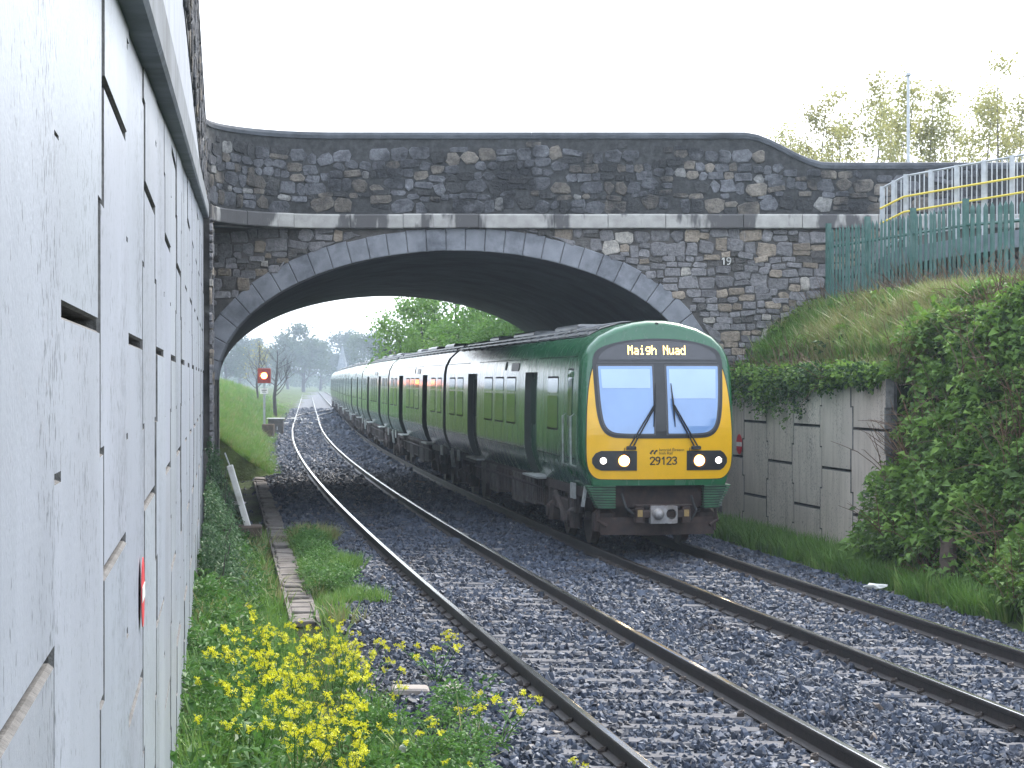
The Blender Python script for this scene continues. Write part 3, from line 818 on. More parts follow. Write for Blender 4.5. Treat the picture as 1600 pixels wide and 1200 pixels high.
def car_details(parent, first):
    wins = [(7.5, 8.75), (9.2, 10.45), (10.9, 12.2), (16.1, 17.3), (17.75, 18.95)] + ([(2.45, 3.6)] if first else [(.6, 1.7), (2.3, 3.6)])
    for (a, c) in wins:
        w = side_patch(a, c, 1.93, 2.87, .004, 'window', M_rubber, parent)
        side_patch(a + .035, c - .035, 1.965, 2.53, .008, 'pane', M_pane, w, corner=.04)
        side_patch(a + .035, c - .035, 2.57, 2.835, .008, 'vent_pane', M_pane, w, corner=.04)
    for (a, c) in wins[:3] + [(2.4, 3.6), (17, 18.2)]:
        side_patch(a, c, 1.93, 2.87, .004, 'window_far_side', M_pane, parent, side=1)
    side_patch(8.9, 9.15, 3.0, 3.18, .006, 'door_indicator', M_rubber, parent)
    side_patch(7.2, 8.2, 2.98, 3.14, .012, 'side_display', M_black, parent)
    # shallow seams along the side and cantrail
    b = MB()
    for z in (3.2, 1.5):
        ys = [.8 if first else .05] + [y for d in DOORS for y in d] + [CARL - .05]
        for a, c in zip(ys[::2], ys[1::2]):
            b.add([(-hw(z) - .003, a, z - .008), (-hw(z) - .003, c, z - .008), (-hw(z) - .006, c, z), (-hw(z) - .006, a, z), (-hw(z) - .003, c, z + .008), (-hw(z) - .003, a, z + .008)], [(0, 1, 2, 3), (3, 2, 4, 5)])
    b.build('body_seam', M_jamb, parent)
    # roof: ribbed grey centre section, gutters and raised pods
    y0 = 1.6 if first else .1
    rp = [p_ for p_ in RING if p_[1] >= 3.5]
    rows = [[(x * .985, y, z + .022) for x, z in rp] for y in np.linspace(y0, CARL - .1, 4)]
    v, f = grid_mesh(rows); rb = MB().add(v, f); rb.build('roof', M_roof, parent, smooth=True)
    r_ = MB()
    for x in (-.9, -.72, .72, .9): r_.tube([(x, y0 + .1, hw_z(x) + .04), (x, CARL - .2, hw_z(x) + .04)], .025, 5)
    for y in np.arange(y0 + .8, CARL - .5, 1.1): r_.tube([(x, y, z + .03) for x, z in rp], .014, 4)
    r_.build('roof_rib', M_roof, parent)
    for yc, L in ((6.2, 2.6), (11.6, 3.0), (16.3, 1.6)):
        c_ = MB(); c_.cbox((0, yc, 3.8), (1.0, L, .09), .04); c_.build('roof_pod', M_roof, parent)
def hw_z(x):
    xs = [p_[0] for p_ in HW][::-1]; zs = [p_[1] for p_ in HW][::-1]
    return float(np.interp(abs(x), xs, zs))
# bogie with wheels, shared by every carriage
bg_ = MB()
for sx in (-1.02, 1.02):
    bg_.cbox((sx, 0, .62), (.16, 2.5, .22), .03); bg_.box((sx, 0, .42), (.12, .9, .25))
    for y in (-1.05, 1.05):
        bg_.cbox((sx * 1.06, y, .45), (.2, .34, .34), .05); bg_.cyl((sx * 1.12, y, .45), (sx * 1.2, y, .45), .11, 12)
        bg_.tube([(sx * 1.05, y - .28, .55), (sx * 1.05, y - .28, .85)], .075, 8); bg_.tube([(sx * 1.05, y + .28, .55), (sx * 1.05, y + .28, .85)], .075, 8)
    bg_.tube([(sx * 1.12, -.6, .35), (sx * 1.12, .55, .8)], .05, 8)
bg_.box((0, 0, .62), (1.9, .5, .26)); bg_.box((0, -1.3, .5), (1.9, .1, .14)); bg_.box((0, 1.3, .5), (1.9, .1, .14))
ME_bogie = bg_.mesh('bogie', M_under)
wb = MB()
for sx in (-.79, .79):
    wb.cyl((sx * .93, 0, 0), (sx * 1.07, 0, 0), .42, 28); wb.cyl((sx * .9, 0, 0), (sx * .93, 0, 0), .45, 28)
wb.cyl((-.75, 0, 0), (.75, 0, 0), .09, 10); ME_wheel = wb.mesh('wheelset', M_wheel)
def running_gear(parent, first):
    for yc in (3.0, 16.7):
        o = link('bogie', ME_bogie, parent, (0, yc, 0))
        for dy in (-1.05, 1.05): link('wheelset', ME_wheel, o, (0, dy, .43))
    kit = [(5.3, .9, .5), (6.6, 1.3, .55), (8.3, 1.5, .62), (10.1, 1.6, .5), (11.9, 1.3, .6), (13.4, 1.0, .5), (14.5, .7, .45)]
    for k, (yc, L, h) in enumerate(kit):
        for sx in (-1, 1):
            b = MB()
            b.cbox((sx * .92, yc, .98 - h / 2), (.42, L, h), .03)
            for q in np.linspace(yc - L / 2 + .1, yc + L / 2 - .1, 4): b.box((sx * 1.135, q, .98 - h / 2), (.02, .04, h * .8))
            b.build('underfloor_case', M_under2 if k % 3 else M_under, parent)
    b = MB(); b.box((0, CARL / 2 + .3, .93), (2.25, CARL - 1.2, .16)); b.box((0, CARL / 2, .7), (.5, CARL - 8, .4))
    for sx in (-1.12, 1.12): b.tube([(sx, 4.8, .8), (sx, 15, .8)], .03, 6)
    b.build('underframe', M_under, parent)
    for yc in (1.55, 17.9, 19.2):
        b = MB(); b.box((-1.18, yc, .93), (.03, .42, .26)); b.build('equipment_plate', M_step, parent)
    b = MB()
    for yc in (CARL - .35, CARL - .75): b.tube([(-1.2, yc, 1.0), (-1.16, yc - .08, .6)], .03, 6)
    b.build('end_bracket', M_step, parent)

def place(o, d):
    """put a carriage with its front d metres behind the train's nose, its far end also on the track"""
    Y0 = yat(d); Y1 = yat(d + CARL)
    x0, x1 = float(t2(Y0)), float(t2(Y1))
    o.location = (x0, Y0, 0); o.rotation_euler = (0, 0, -math.atan2(x1 - x0, Y1 - Y0))
YFR = 33.35
_ys = np.arange(YFR, 260, .05); _xs = np.array([float(t2(y)) for y in _ys])
_ds = np.concatenate([[0], np.cumsum(np.hypot(np.diff(_xs), np.diff(_ys)))])
def yat(d): return float(np.interp(d, _ds, _ys))

CAB = tag(empty('railcar'), 'leading green railcar with yellow cab front, lit headlights and Maigh Nuad display', 'train carriage', 'green railcars of the train')
car_body(CAB, .52); car_details(CAB, True); running_gear(CAB, True)
# rounded nose between the body and the flat of the front
rows = []
for t in np.linspace(0, 90, 9):
    ring = inset(RING, 0.085 * (1 - math.cos(R(t)))); sn = math.sin(R(t))
    rows.append([(x, .525 * (1 - sn) + S(x, z) * sn, z) for x, z in ring])
v, f = grid_mesh(rows); nose = MB().add(v, f)
nose.build('nose', M_green, CAB, smooth=True)
inner = inset(RING, .085)
front_patch(inner, 0.0, 'cab_front', M_green, CAB, .03, .1)
yh = [(.92, 1.185), (1.06, 1.2), (1.16, 1.3), (1.205, 1.45), (1.212, 1.75), (1.205, 2.1), (1.18, 2.5), (1.13, 2.85), (1.06, 3.06), (.98, 3.08)]
yl = yh + [(-x, z) for x, z in reversed(yh)]
edge = [(x * 1.01, 1.9 + (z - 1.9) * 1.016) for x, z in yl]
front_patch(edge, .004, 'panel_edge', M_rubber, CAB, rnd=True)
yp = front_patch(yl, .008, 'yellow_panel', M_yellow, CAB, rnd=True)
half = [(0, 1.85), (.6, 1.852), (.84, 1.87), (.98, 2.0), (1.045, 2.25), (1.07, 2.6), (1.085, 3.0), (1.085, 3.14), (1.03, 3.29), (.87, 3.37), (.6, 3.44), (.3, 3.475), (0, 3.485)]
front_patch([(x, z) for x, z in half] + [(-x, z) for x, z in reversed(half[1:-1])], .014, 'window_surround', M_black, CAB, rnd=True)
dh = [(0, 3.135), (.95, 3.135), (.98, 3.135), (.985, 3.15), (.97, 3.22), (.82, 3.33), (.58, 3.4), (.3, 3.435), (0, 3.445)]
disp = front_patch(dh + [(-x, z) for x, z in reversed(dh[1:-1])], .022, 'destination_display', M('display_glass', (.03, .028, .034), .12, .1, 4, kind='Object', coat=.5), CAB, rnd=True)
M_seam = M('surround_seam', (.07, .07, .075), .4, .1, 5, kind='Object')
front_patch([(-1.0, 3.085), (1.0, 3.085), (1.0, 3.1), (-1.0, 3.1)], .02, 'surround_seam', M_seam, CAB)
for sx in (-1, 1):
    wl = [(.12, 1.93), (.15, 1.93), (.6, 1.93), (.8, 1.95), (.92, 2.06), (.965, 2.3), (.99, 2.65), (1.0, 2.99), (1.0, 3.03), (.96, 3.03), (.15, 3.03), (.12, 3.03), (.12, 3.0), (.12, 1.98)]
    fr = [(x + (.03 if x > .3 else -.03), z + (.028 if z > 2.8 else -.028 if z < 2.05 else 0)) for x, z in wl]
    front_patch([(sx * x, z) for x, z in fr][::sx], .02, 'windscreen_seal', M_seam, CAB, rnd=True)
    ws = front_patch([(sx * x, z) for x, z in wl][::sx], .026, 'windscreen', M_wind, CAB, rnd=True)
    zb = 2.67 if sx < 0 else 2.5
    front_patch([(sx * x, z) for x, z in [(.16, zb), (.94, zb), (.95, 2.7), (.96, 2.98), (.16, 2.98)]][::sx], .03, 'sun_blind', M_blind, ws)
    # wiper
    wp = MB(); P_ = lambda x, z, o: (x, S(x, z) - o, z)
    a = -.5 if sx < 0 else .58
    tip = -.1 if sx < 0 else .2
    for d in (-.03, .03): wp.tube([P_(a + d, 1.72, .05), P_(tip + d * .4, 2.4, .085)], .013, 6)
    wp.cbox((a, S(a, 1.7) - .05, 1.7), (.16, .06, .06), .015); wp.build('wiper_arm', M_rubber, CAB)
    wp = MB(); wp.tube([P_(tip - .02 * sx, 2.75, .05), P_(tip, 2.42, .075), P_(tip + .03 * sx, 2.04, .05)], [.006, .018, .006], 6); wp.build('wiper_blade', M_rubber, CAB)
    wp = MB(); wp.tube([P_(a - .1, 1.7, .03), P_(a - .12, 1.62, .04), P_(a - .06, 1.56, .02)], .006, 5); wp.build('washer_hose', M_rubber, CAB)
    # lamp cluster
    c = .03 if sx > 0 else 0
    ol = [(.4 + c, 1.33), (.98 + c, 1.33), (1.07, 1.37), (1.125, 1.45), (1.125, 1.53), (1.07, 1.61), (.98 + c, 1.65), (.4 + c, 1.65)]
    lc = front_patch([(sx * x, z) for x, z in ol][::sx], .018, 'lamp_cluster', M_black, CAB, step=.1)
    for (x, r, m_, nm) in ((.61 + c, .095, [E_head, E_ring], 'headlight'), (.945 + c, .05, [E_mark, E_mark], 'marker_light')):
        x *= sx; y = S(x, 1.49)
        h_ = MB(); n = 20
        ring0 = [(x + r * math.cos(k * 2 * math.pi / n), y - .02, 1.49 + r * math.sin(k * 2 * math.pi / n)) for k in range(n)]
        ring1 = [(x + r * .8 * math.cos(k * 2 * math.pi / n), y - .04, 1.49 + r * .8 * math.sin(k * 2 * math.pi / n)) for k in range(n)]
        h_.add(ring0 + ring1, [(k, (k + 1) % n, n + (k + 1) % n, n + k) for k in range(n)] + [tuple(range(n, 2 * n))])
        h_.m = [1] * n + [0]; h_.build(nm, m_, lc)
        b = MB()
        P = [[(x + q * math.cos(k * 2 * math.pi / n), y - dy, 1.49 + q * math.sin(k * 2 * math.pi / n)) for k in range(n)] for q, dy in ((r * 1.25, .018), (r * 1.2, .034), (r * 1.03, .022))]
        v, f = grid_mesh(P, True); b.add(v, f).build('bezel', M_rubber, lc)
# dot-matrix letters
GL = {'M': ['10001', '11011', '10101', '10101', '10001', '10001', '10001'], 'a': ['00000', '00000', '01110', '00001', '01111', '10001', '01111'],
      'i': ['00100', '00000', '01100', '00100', '00100', '00100', '01110'], 'g': ['00000', '01111', '10001', '10001', '01111', '00001', '01110'],
      'h': ['10000', '10000', '10110', '11001', '10001', '10001', '10001'], 'N': ['10001', '11001', '10101', '10011', '10001', '10001', '10001'],
      'u': ['00000', '00000', '10001', '10001', '10001', '10011', '01101'], 'd': ['00001', '00001', '01101', '10011', '10001', '10001', '01111'], ' ': ['00000'] * 7}
word = 'Maigh Nuad'; px = .0163; x0 = -.5
cur = x0
for ch in word:
    b = MB()
    for r_, row in enumerate(GL[ch]):
        for c_, bit in enumerate(row):
            if bit == '1':
                x, z = cur + c_ * px * 1.0, 3.36 - r_ * px * 1.35
                y = S(x, z) - .0265
                b.box((x, y, z), (px * .85, .006, px * 1.15))
    if b.v: b.build('display_letter', E_led, disp)
    cur += px * 6
def front_text(txt, size, x, z, name, al='CENTER'):
    o = text_mesh(txt, size, M_text, name, CAB, (x, S(x, z) - .0115, z), (R(90), 0, 0), .001, al)
    for v_ in o.data.vertices: pass
    return o
digits('29123', .118, .02, M_text, 'fleet_number', CAB, (.04, 0, 1.43), lambda x, z: S(x, z) - .0125)
front_text('Iarnr\u00f3d \u00c9ireann', .066, -.035, 1.645, 'operator_lettering', 'LEFT'); front_text('Irish Rail', .066, -.04, 1.59, 'operator_lettering', 'LEFT')
lg = MB()
for k in (0, 1):
    ox = -.195 + k * .062
    lg.add([(ox + x, S(ox, 1.63) - .0115 , 1.585 + z) for x, z in ((0, .025), (.045, .08), (.072, .08), (.072, .055), (.045, .045), (.03, .0))], [(0, 1, 2, 3, 4, 5)])
lg.build('operator_emblem', M_text, CAB)
# buffer beam, ridged skirts, coupler, plough
b = MB(); b.cbox((0, .42, .93), (1.62, .3, .4), .03); b.box((0, .62, .6), (1.5, .2, .5)); b.build('buffer_beam', M_maroon, CAB)
for sx in (-1, 1):
    b = MB()
    for k in range(9):
        z = 1.085 - k * .043; xo_ = 1.2 - .022 * k
        b.add([(sx * .74, .06, z), (sx * xo_, .16, z), (sx * xo_, .4, z), (sx * .74, .4, z), (sx * .74, .06, z - .024), (sx * xo_, .16, z - .024), (sx * xo_, .4, z - .024), (sx * .74, .4, z - .024)],
              [(0, 1, 2, 3), (7, 6, 5, 4), (0, 4, 5, 1), (1, 5, 6, 2), (3, 7, 4, 0)])
    b.build('step_ridges', M_green2, CAB); b = MB()
    b.add([(sx * .75, .13, 1.09), (sx * 1.17, .23, 1.09), (sx * .99, .23, .7), (sx * .75, .13, .7), (sx * .75, .42, 1.09), (sx * 1.2, .42, 1.09), (sx * 1.02, .42, .7), (sx * .75, .42, .7)],
          [(0, 1, 2, 3), (4, 7, 6, 5), (0, 4, 5, 1), (1, 5, 6, 2), (2, 6, 7, 3), (3, 7, 4, 0)])
    b.build('step_backing', M_jamb, CAB)  # darker backing colour puts shade into the gaps between the ridges
    b = MB(); b.cbox((sx * .85, .5, .5), (.34, .3, .36), .06); b.tube([(sx * .98, .3, .68), (sx * 1.0, .25, .5), (sx * .86, .2, .42)], .03, 8); b.build('guard_bracket', M_maroon, CAB)
    b = MB(); b.box((sx * 1.16, .62, .88), (.04, .12, .34), ry=.15); b.build('grab_plate', M_step, CAB)
b = MB()
P = [[(x, .12 + .16 * abs(x) + d, z) for x in np.linspace(-.95, .95, 9)] for z, d in ((.27, 0), (.46, .02), (.55, .06))]
v, f = grid_mesh(P); b.add(v, f); v, f = grid_mesh([[(x, y + .03, z) for x, y, z in r_] for r_ in P]); b.add(v, [q[::-1] for q in f])
b.build('plough', M_maroon, CAB)
b = MB(); b.cbox((0, .25, .63), (.9, .7, .12), .02); b.cbox((-.37, -.02, .62), (.16, .16, .26), .02); b.cbox((.4, -.02, .62), (.16, .16, .26), .02); b.box((.02, .0, .765), (.95, .2, .02))
cp = b.build('coupler', M_maroon, CAB)
n = 20; b = MB(); hx, hz2, hr = .135, .63, .085          # coupler head: plate with a round socket
circ = [(hx + hr * math.cos(2 * math.pi * k / n), hz2 + hr * math.sin(2 * math.pi * k / n)) for k in range(n)]
b.box((-.085, -.09, .62), (.24, .16, .29)); 
sq = []
for x, z in circ:
    dx, dz = x - hx, z - hz2; m_ = max(abs(dx) / .1, abs(dz) / .145); sq.append((hx + dx / m_, hz2 + dz / m_ - .01))
vs_ = [(x, -.17, z) for x, z in sq] + [(x, -.17, z) for x, z in circ] + [(x, -.04, z) for x, z in circ] + [(x, 0, z) for x, z in sq]
b.add(vs_, [(k, (k + 1) % n, n + (k + 1) % n, n + k) for k in range(n)] + [(n + k, n + (k + 1) % n, 2 * n + (k + 1) % n, 2 * n + k) for k in range(n)] + [tuple(range(2 * n, 3 * n))] + [(3 * n + k, 3 * n + (k + 1) % n, (k + 1) % n, k) for k in range(n)])
b.tube([(-.085, -.17, .63), (-.085, -.22, .63), (-.085, -.27, .63), (-.085, -.29, .63)], [.095, .09, .06, .02], 16)
b.build('coupler_head', M_coupler, cp)
for x in (-.37, .4):
    b = MB(); b.box((x, -.105, .64), (.08, .02, .11)); b.build('contact_box', M('contact_brass_%d' % (x > 0), (.3, .2, .07), .5, .2, 20, kind='Object'), cp)
b = MB(); b.tube([(-.62, .15, .95), (-.58, .02, .72), (-.42, .0, .6), (-.3, .05, .66)], .025, 8); b.build('air_hose', M_rubber, CAB)
b = MB(); b.tube([(.55, .2, .9), (.6, .05, .66), (.5, .02, .52)], .022, 8); b.build('air_hose', M_rubber, CAB)
# cab door and handrails on the side, roof lamp stud
side_patch(.95, 1.55, 1.15, 3.0, .004, 'cab_door_seal', M_jamb, CAB, corner=.08)
cdoor = side_patch(.98, 1.52, 1.18, 2.97, .008, 'cab_door', M_green, CAB, corner=.08)
side_patch(1.06, 1.44, 2.0, 2.85, .013, 'cab_door_pane', M_pane, cdoor)
for y in (.86, 1.64):
    b = MB(); b.tube([(-1.22, y, 1.35), (-1.34, y, 1.4), (-1.345, y, 2.2), (-1.27, y, 2.25)], .018, 6); b.build('grab_rail', M_step, CAB)
b = MB(); b.cbox((0, S(0, 3.65) + .05, 3.72), (.06, .06, .06), .01); b.build('roof_stud', M_rubber, CAB)
place(CAB, 0)
# trailing carriages
TR = tag(empty('railcar'), 'x', 'train carriage', 'green railcars of the train')
car_body(TR, .1); car_details(TR, False); running_gear(TR, False)
g_ = MB(); g_.add([(x, .1, z) for x, z in RING], [tuple(range(len(RING) - 1, -1, -1))]); g_.build('end_wall', M_jamb, TR)
g_ = MB()
for k in range(4): g_.cbox((0, .05 - k * .14, 2.1), (1.5 + .08 * (k % 2), .09, 2.5), .04)
g_.box((0, -.15, 2.1), (1.44, .6, 2.44)); g_.build('gangway_bellows', M_rubber, TR)
LBL = ['green railcar coupled directly behind the leading cab car', 'third green railcar of the train, just beyond the bridge', 'fourth green railcar counting from the yellow cab front',
       'fifth green railcar counting from the yellow cab front', 'sixth green railcar, small in the distance', 'seventh green railcar, next to last in the train', 'last green railcar at the far end of the train']
for k, lb in enumerate(LBL):
    o = TR if k == 0 else copy_tree(TR)
    o['label'] = lb; place(o, (k + 1) * (CARL + .55))
# ------------------------------------------------------------ scattering: one object whose points carry instances
def protos(name, meshes):
    c = bpy.data.collections.new(name)
    for i, me in enumerate(meshes):
        o = bpy.data.objects.new('%s_%02d' % (name, i), me); c.objects.link(o)
    return c
def scatter(name, pts, rot, scl, idx, coll, label=None, cat=None):
    pts = np.asarray(pts, 'f'); n = len(pts)
    me = bpy.data.meshes.new(name); me.vertices.add(n); me.vertices.foreach_set('co', pts.ravel())
    me.attributes.new('rot', 'FLOAT_VECTOR', 'POINT').data.foreach_set('vector', np.asarray(rot, 'f').ravel())
    me.attributes.new('scl', 'FLOAT_VECTOR', 'POINT').data.foreach_set('vector', np.asarray(scl, 'f').ravel())
    me.attributes.new('pick', 'INT', 'POINT').data.foreach_set('value', np.asarray(idx, 'i'))
    o = link(name, me); tag(o, label, cat, None, 'stuff')
    g = bpy.data.node_groups.new(name, 'GeometryNodeTree')
    g.interface.new_socket('Geometry', in_out='INPUT', socket_type='NodeSocketGeometry'); g.interface.new_socket('Geometry', in_out='OUTPUT', socket_type='NodeSocketGeometry')
    N = g.nodes.new; L = g.links.new
    gi, go, ip = N('NodeGroupInput'), N('NodeGroupOutput'), N('GeometryNodeInstanceOnPoints')
    ci = N('GeometryNodeCollectionInfo'); ci.inputs[0].default_value = coll; ci.inputs[1].default_value = True; ci.inputs[2].default_value = True
    def attr(nm, dt):
        a = N('GeometryNodeInputNamedAttribute'); a.data_type = dt; a.inputs[0].default_value = nm; return a.outputs[0]
    er = N('FunctionNodeEulerToRotation')
    L(gi.outputs[0], ip.inputs['Points']); L(ci.outputs[0], ip.inputs['Instance']); ip.inputs['Pick Instance'].default_value = True
    L(attr('pick', 'INT'), ip.inputs['Instance Index']); L(attr('rot', 'FLOAT_VECTOR'), er.inputs[0]); L(er.outputs[0], ip.inputs['Rotation'])
    L(attr('scl', 'FLOAT_VECTOR'), ip.inputs['Scale']); L(ip.outputs[0], go.inputs[0])
    o.modifiers.new('scatter', 'NODES').node_group = g
    return o
def rot_rand(n, tilt): return np.stack([rng.normal(0, tilt, n), rng.normal(0, tilt, n), rng.uniform(0, 6.283, n)], 1)
def iso(s): return np.repeat(np.asarray(s)[:, None], 3, 1)

# ballast stones
def stone_mesh(k):
    bm = bmesh.new(); r_ = random.Random(k)
    for _ in range(11):
        d = Vector((r_.gauss(0, 1), r_.gauss(0, 1), r_.gauss(0, 1))).normalized()
        bm.verts.new((d.x * r_.uniform(.75, 1.25), d.y * r_.uniform(.6, .95), d.z * r_.uniform(.5, .8)))
    h = bmesh.ops.convex_hull(bm, input=bm.verts[:])
    bmesh.ops.delete(bm, geom=[v_ for v_ in bm.verts if not v_.link_faces], context='VERTS')
    me = bpy.data.meshes.new('ballast_piece'); bm.to_mesh(me); bm.free(); me.materials.append(M_ballast); return me
ST = protos('ballast_pieces', [stone_mesh(k) for k in range(14)])
def ballast_pts(y0, y1, dens, s0=-3.1, s1=6.6):
    n = int((y1 - y0) * (s1 - s0) * dens)
    Y = rng.uniform(y0, y1, n); s = rng.uniform(s0, s1, n)
    ok = np.ones(n, bool)
    e1 = np.abs(np.abs(s) - .835); e2 = np.abs(np.abs(s - sep(Y)) - .835)
    ok &= (e1 > .1) & (e2 > .1)
    # thinner over the sleepers of the near track, so that their tops show
    X = tc(Y) + s; sl_ = -.155
    ph = ((Y - s * sl_ * -1 * 0 + s * .155 - 11.3 + .345) % .69) - .345
    on = (np.abs(ph) < .1) & (np.abs(s) < .74)
    ok &= ~(on & (rng.uniform(0, 1, n) > np.where(Y < 19, .42, .6)))
    ph2 = ((Y + (s - sep(Y)) * .155 - 13.0 + .345) % .69) - .345
    on2 = (np.abs(ph2) < .1) & (np.abs(s - sep(Y)) < .74)
    ok &= ~(on2 & (rng.uniform(0, 1, n) > .75))
    ragged = s < -2.3 - .35 * np.sin(Y * 1.7) - rng.uniform(0, .5, n); ok &= ~ragged
    return X[ok], Y[ok], s[ok]
px_, py_, ss_ = [], [], []
size = []
for y0, y1, dn, sz in ((12, 19, 400, .038), (19, 27, 330, .04), (27, 40, 220, .046), (40, 66, 110, .058), (66, 110, 42, .085), (110, 210, 13, .15)):
    x, y, s = ballast_pts(y0, y1, dn)
    px_.append(x); py_.append(y); ss_.append(s); size.append(rng.lognormal(math.log(sz), .28, len(x)))
X, Y, s = map(np.concatenate, (px_, py_, ss_)); size = np.concatenate(size)
Z = bedz(s) + rng.uniform(-.012, .016, len(X)) + .01 * np.sin(X * 3.1 + Y * 1.3)
scatter('ballast', np.stack([X, Y, Z], 1), rng.uniform(0, 6.28, (len(X), 3)), iso(size), rng.integers(0, 14, len(X)), ST, 'blue-grey crushed stone ballast under both tracks', 'ballast')

# leafy prototypes
def leaf(b, base, d, up, L, w, fold=.3):
    d = d.normalized(); side = d.cross(up).normalized(); n = side.cross(d)
    m = base + d * L * .5 + n * L * .06
    b.add([base, m + side * w * .5 + n * w * fold, base + d * L - n * L * .1, m - side * w * .5 + n * w * fold, m], [(0, 4, 1), (1, 4, 2), (0, 3, 4), (4, 3, 2)])
def rv(r_): return Vector((r_.gauss(0, 1), r_.gauss(0, 1), r_.gauss(0, 1))).normalized()
def clump(k, n, rad, L, w, mat, flat=.7, name='leaf_clump'):
    r_ = random.Random(k); b = MB()
    for _ in range(n):
        p = rv(r_); p = Vector((p.x * rad, p.y * rad, abs(p.z) * rad * flat)) * r_.uniform(.5, 1.05)
        d = (p.normalized() + rv(r_) * .7); d.z = d.z * .4 - .1
        l = L * r_.uniform(.6, 1.25)
        leaf(b, p, d, Vector((0, 0, 1)) + rv(r_) * .5, l, w * l / L)
    return b.mesh(name, mat)
def tuft(k, n, h, mat, spread=.12, lean_=.5, w=.007):
    r_ = random.Random(k); b = MB()
    for _ in range(n):
        a = r_.uniform(0, 6.283); p = Vector((math.cos(a), math.sin(a), 0)) * spread * r_.random()
        d = Vector((math.cos(a + r_.gauss(0, .8)), math.sin(a + r_.gauss(0, .8)), 0)); H = h * r_.uniform(.45, 1.15); ln = lean_ * r_.uniform(.2, 1.3)
        q1 = p + Vector((0, 0, H * .55)) + d * H * ln * .25; q2 = p + Vector((0, 0, H)) + d * H * ln
        s_ = Vector((-d.y, d.x, 0)) * w
        b.add([p - s_, p + s_, q1 + s_ * .8, q1 - s_ * .8, q2], [(0, 1, 2, 3), (3, 2, 4)])
    return b.mesh('tuft', mat)
def stems(k, n, h, mat):
    r_ = random.Random(k); b = MB()
    for _ in range(n):
        p = Vector((r_.gauss(0, .12), r_.gauss(0, .12), 0)); d = Vector((r_.gauss(0, .5), r_.gauss(0, .5), 1)); pts_ = [p]
        for i in range(4): d = (d + rv(r_) * .25 - Vector((0, 0, .12))).normalized(); pts_.append(pts_[-1] + d * h / 4 * r_.uniform(.7, 1.2))
        b.tube(pts_, [.007, .006, .005, .004, .002], 3, cap=False)
    return b.mesh('stems', mat)
BRAM = protos('bramble', [clump(k, 34, .26, .105, .08, G_bramble) for k in range(4)] + [clump(k + 9, 34, .26, .085, .07, G_dark) for k in range(2)] + [stems(3, 16, .7, G_dead), stems(4, 14, .55, G_dead)])
GRS = protos('grass', [tuft(k, 26, .3, G_grass) for k in range(3)] + [tuft(k + 5, 24, .34, G_dry, lean_=.8) for k in range(2)] + [tuft(8, 34, .16, G_grass, .16)])
WEED = protos('weed', [clump(k, 26, .2, .15, .06, G_weed, 1.0) for k in range(3)] + [clump(k + 4, 40, .17, .07, .035, G_weed, 1.2) for k in range(2)])
SHRUB = protos('shrub', [clump(k, 44, .22, .09, .05, G_shrub) for k in range(3)])
def ptree(n, fx, fy): return rng.uniform(fx[0], fx[1], n), rng.uniform(fy[0], fy[1], n)
def nz(x, y, f=1.0): return np.sin(x * 1.9 * f + 1.3 * np.sin(y * 1.1 * f)) * np.cos(y * 1.3 * f + x * .7 * f)

# right bank: brambles, dark ivy, dead canes
n = 15000
X, Y = ptree(n, (4.4, 13.5), (22, 41.7)); s = X - tc(Y)
Z = ground(X, Y); rw = rwall(Y)
on = np.where(Y >= 32.4, X > rw + .1, Z > -.1) & (X - .31 * Y < 0.6 + 1.2)
X, Y, Z, rw = X[on], Y[on], Z[on], rw[on]
Z = np.where((Y >= 32.4) & (X < rw + .5), 2.8, Z)
grassy = (Y > 32.6) & (Z < 4.15 + .2 * nz(X, Y)) & (X > rw + .25) & (nz(X * .8, Y * .8) > -.75)       # grass strip above the wall
keep = ~grassy | (rng.uniform(0, 1, len(X)) < .05)
X, Y, Z = X[keep], Y[keep], Z[keep]
bulge = np.clip((4.6 - Z) / 1.5, .3, 1) * .28 * (1 + nz(X, Y, 1.4)) + .15 * nz(Z * 2, Y, 2.2)
wallcap = (Y > 32.6) & (X < rwall(Y) + .6)
Zp = Z + np.where(wallcap, -.02, rng.uniform(0, .9, len(X)) * bulge); Xp = X - np.where((Y < 33), .35 * bulge, 0)
t_ = nz(X * .7, Y * .7 + Z) + rng.normal(0, .45, len(X))
idx = np.where(t_ > -.35, rng.integers(0, 4, len(X)), np.where(t_ > -.85, rng.integers(0, 7, len(X)), np.where(rng.uniform(0, 1, len(X)) < .5, rng.integers(4, 6, len(X)), rng.integers(6, 8, len(X)))))
scatter('bramble_undergrowth', np.stack([Xp, Y, Zp], 1), rot_rand(len(X), .35), iso(rng.uniform(.45, 1.5, len(X))), np.where(rng.uniform(0, 1, len(X)) < .05, 6 + (idx % 2), idx), BRAM, 'green bramble and ivy thicket covering the right bank', 'undergrowth')
# ivy hanging over the top edge of the grey wall
n = 520; Y = rng.uniform(32.7, 41.5, n); dr = np.abs(rng.normal(0, .1, n)) * (1 + 1.2 * np.clip(nz(Y * 1.3, Y * 0.9), 0, 1))
hang = np.clip((Y - 33.5) / 3, .2, 1.2)
P = np.stack([rwall(Y) - .04 - rng.uniform(0, .1, n), Y, 2.92 - dr * 2.0 * hang], 1)
scatter('hanging_ivy', P, rot_rand(n, .6), iso(rng.uniform(.45, .85, n)), np.where(rng.uniform(0, 1, n) < .55, rng.integers(4, 6, n), rng.integers(0, 4, n)), BRAM, 'dark ivy hanging over the top of the grey panel wall', 'ivy')
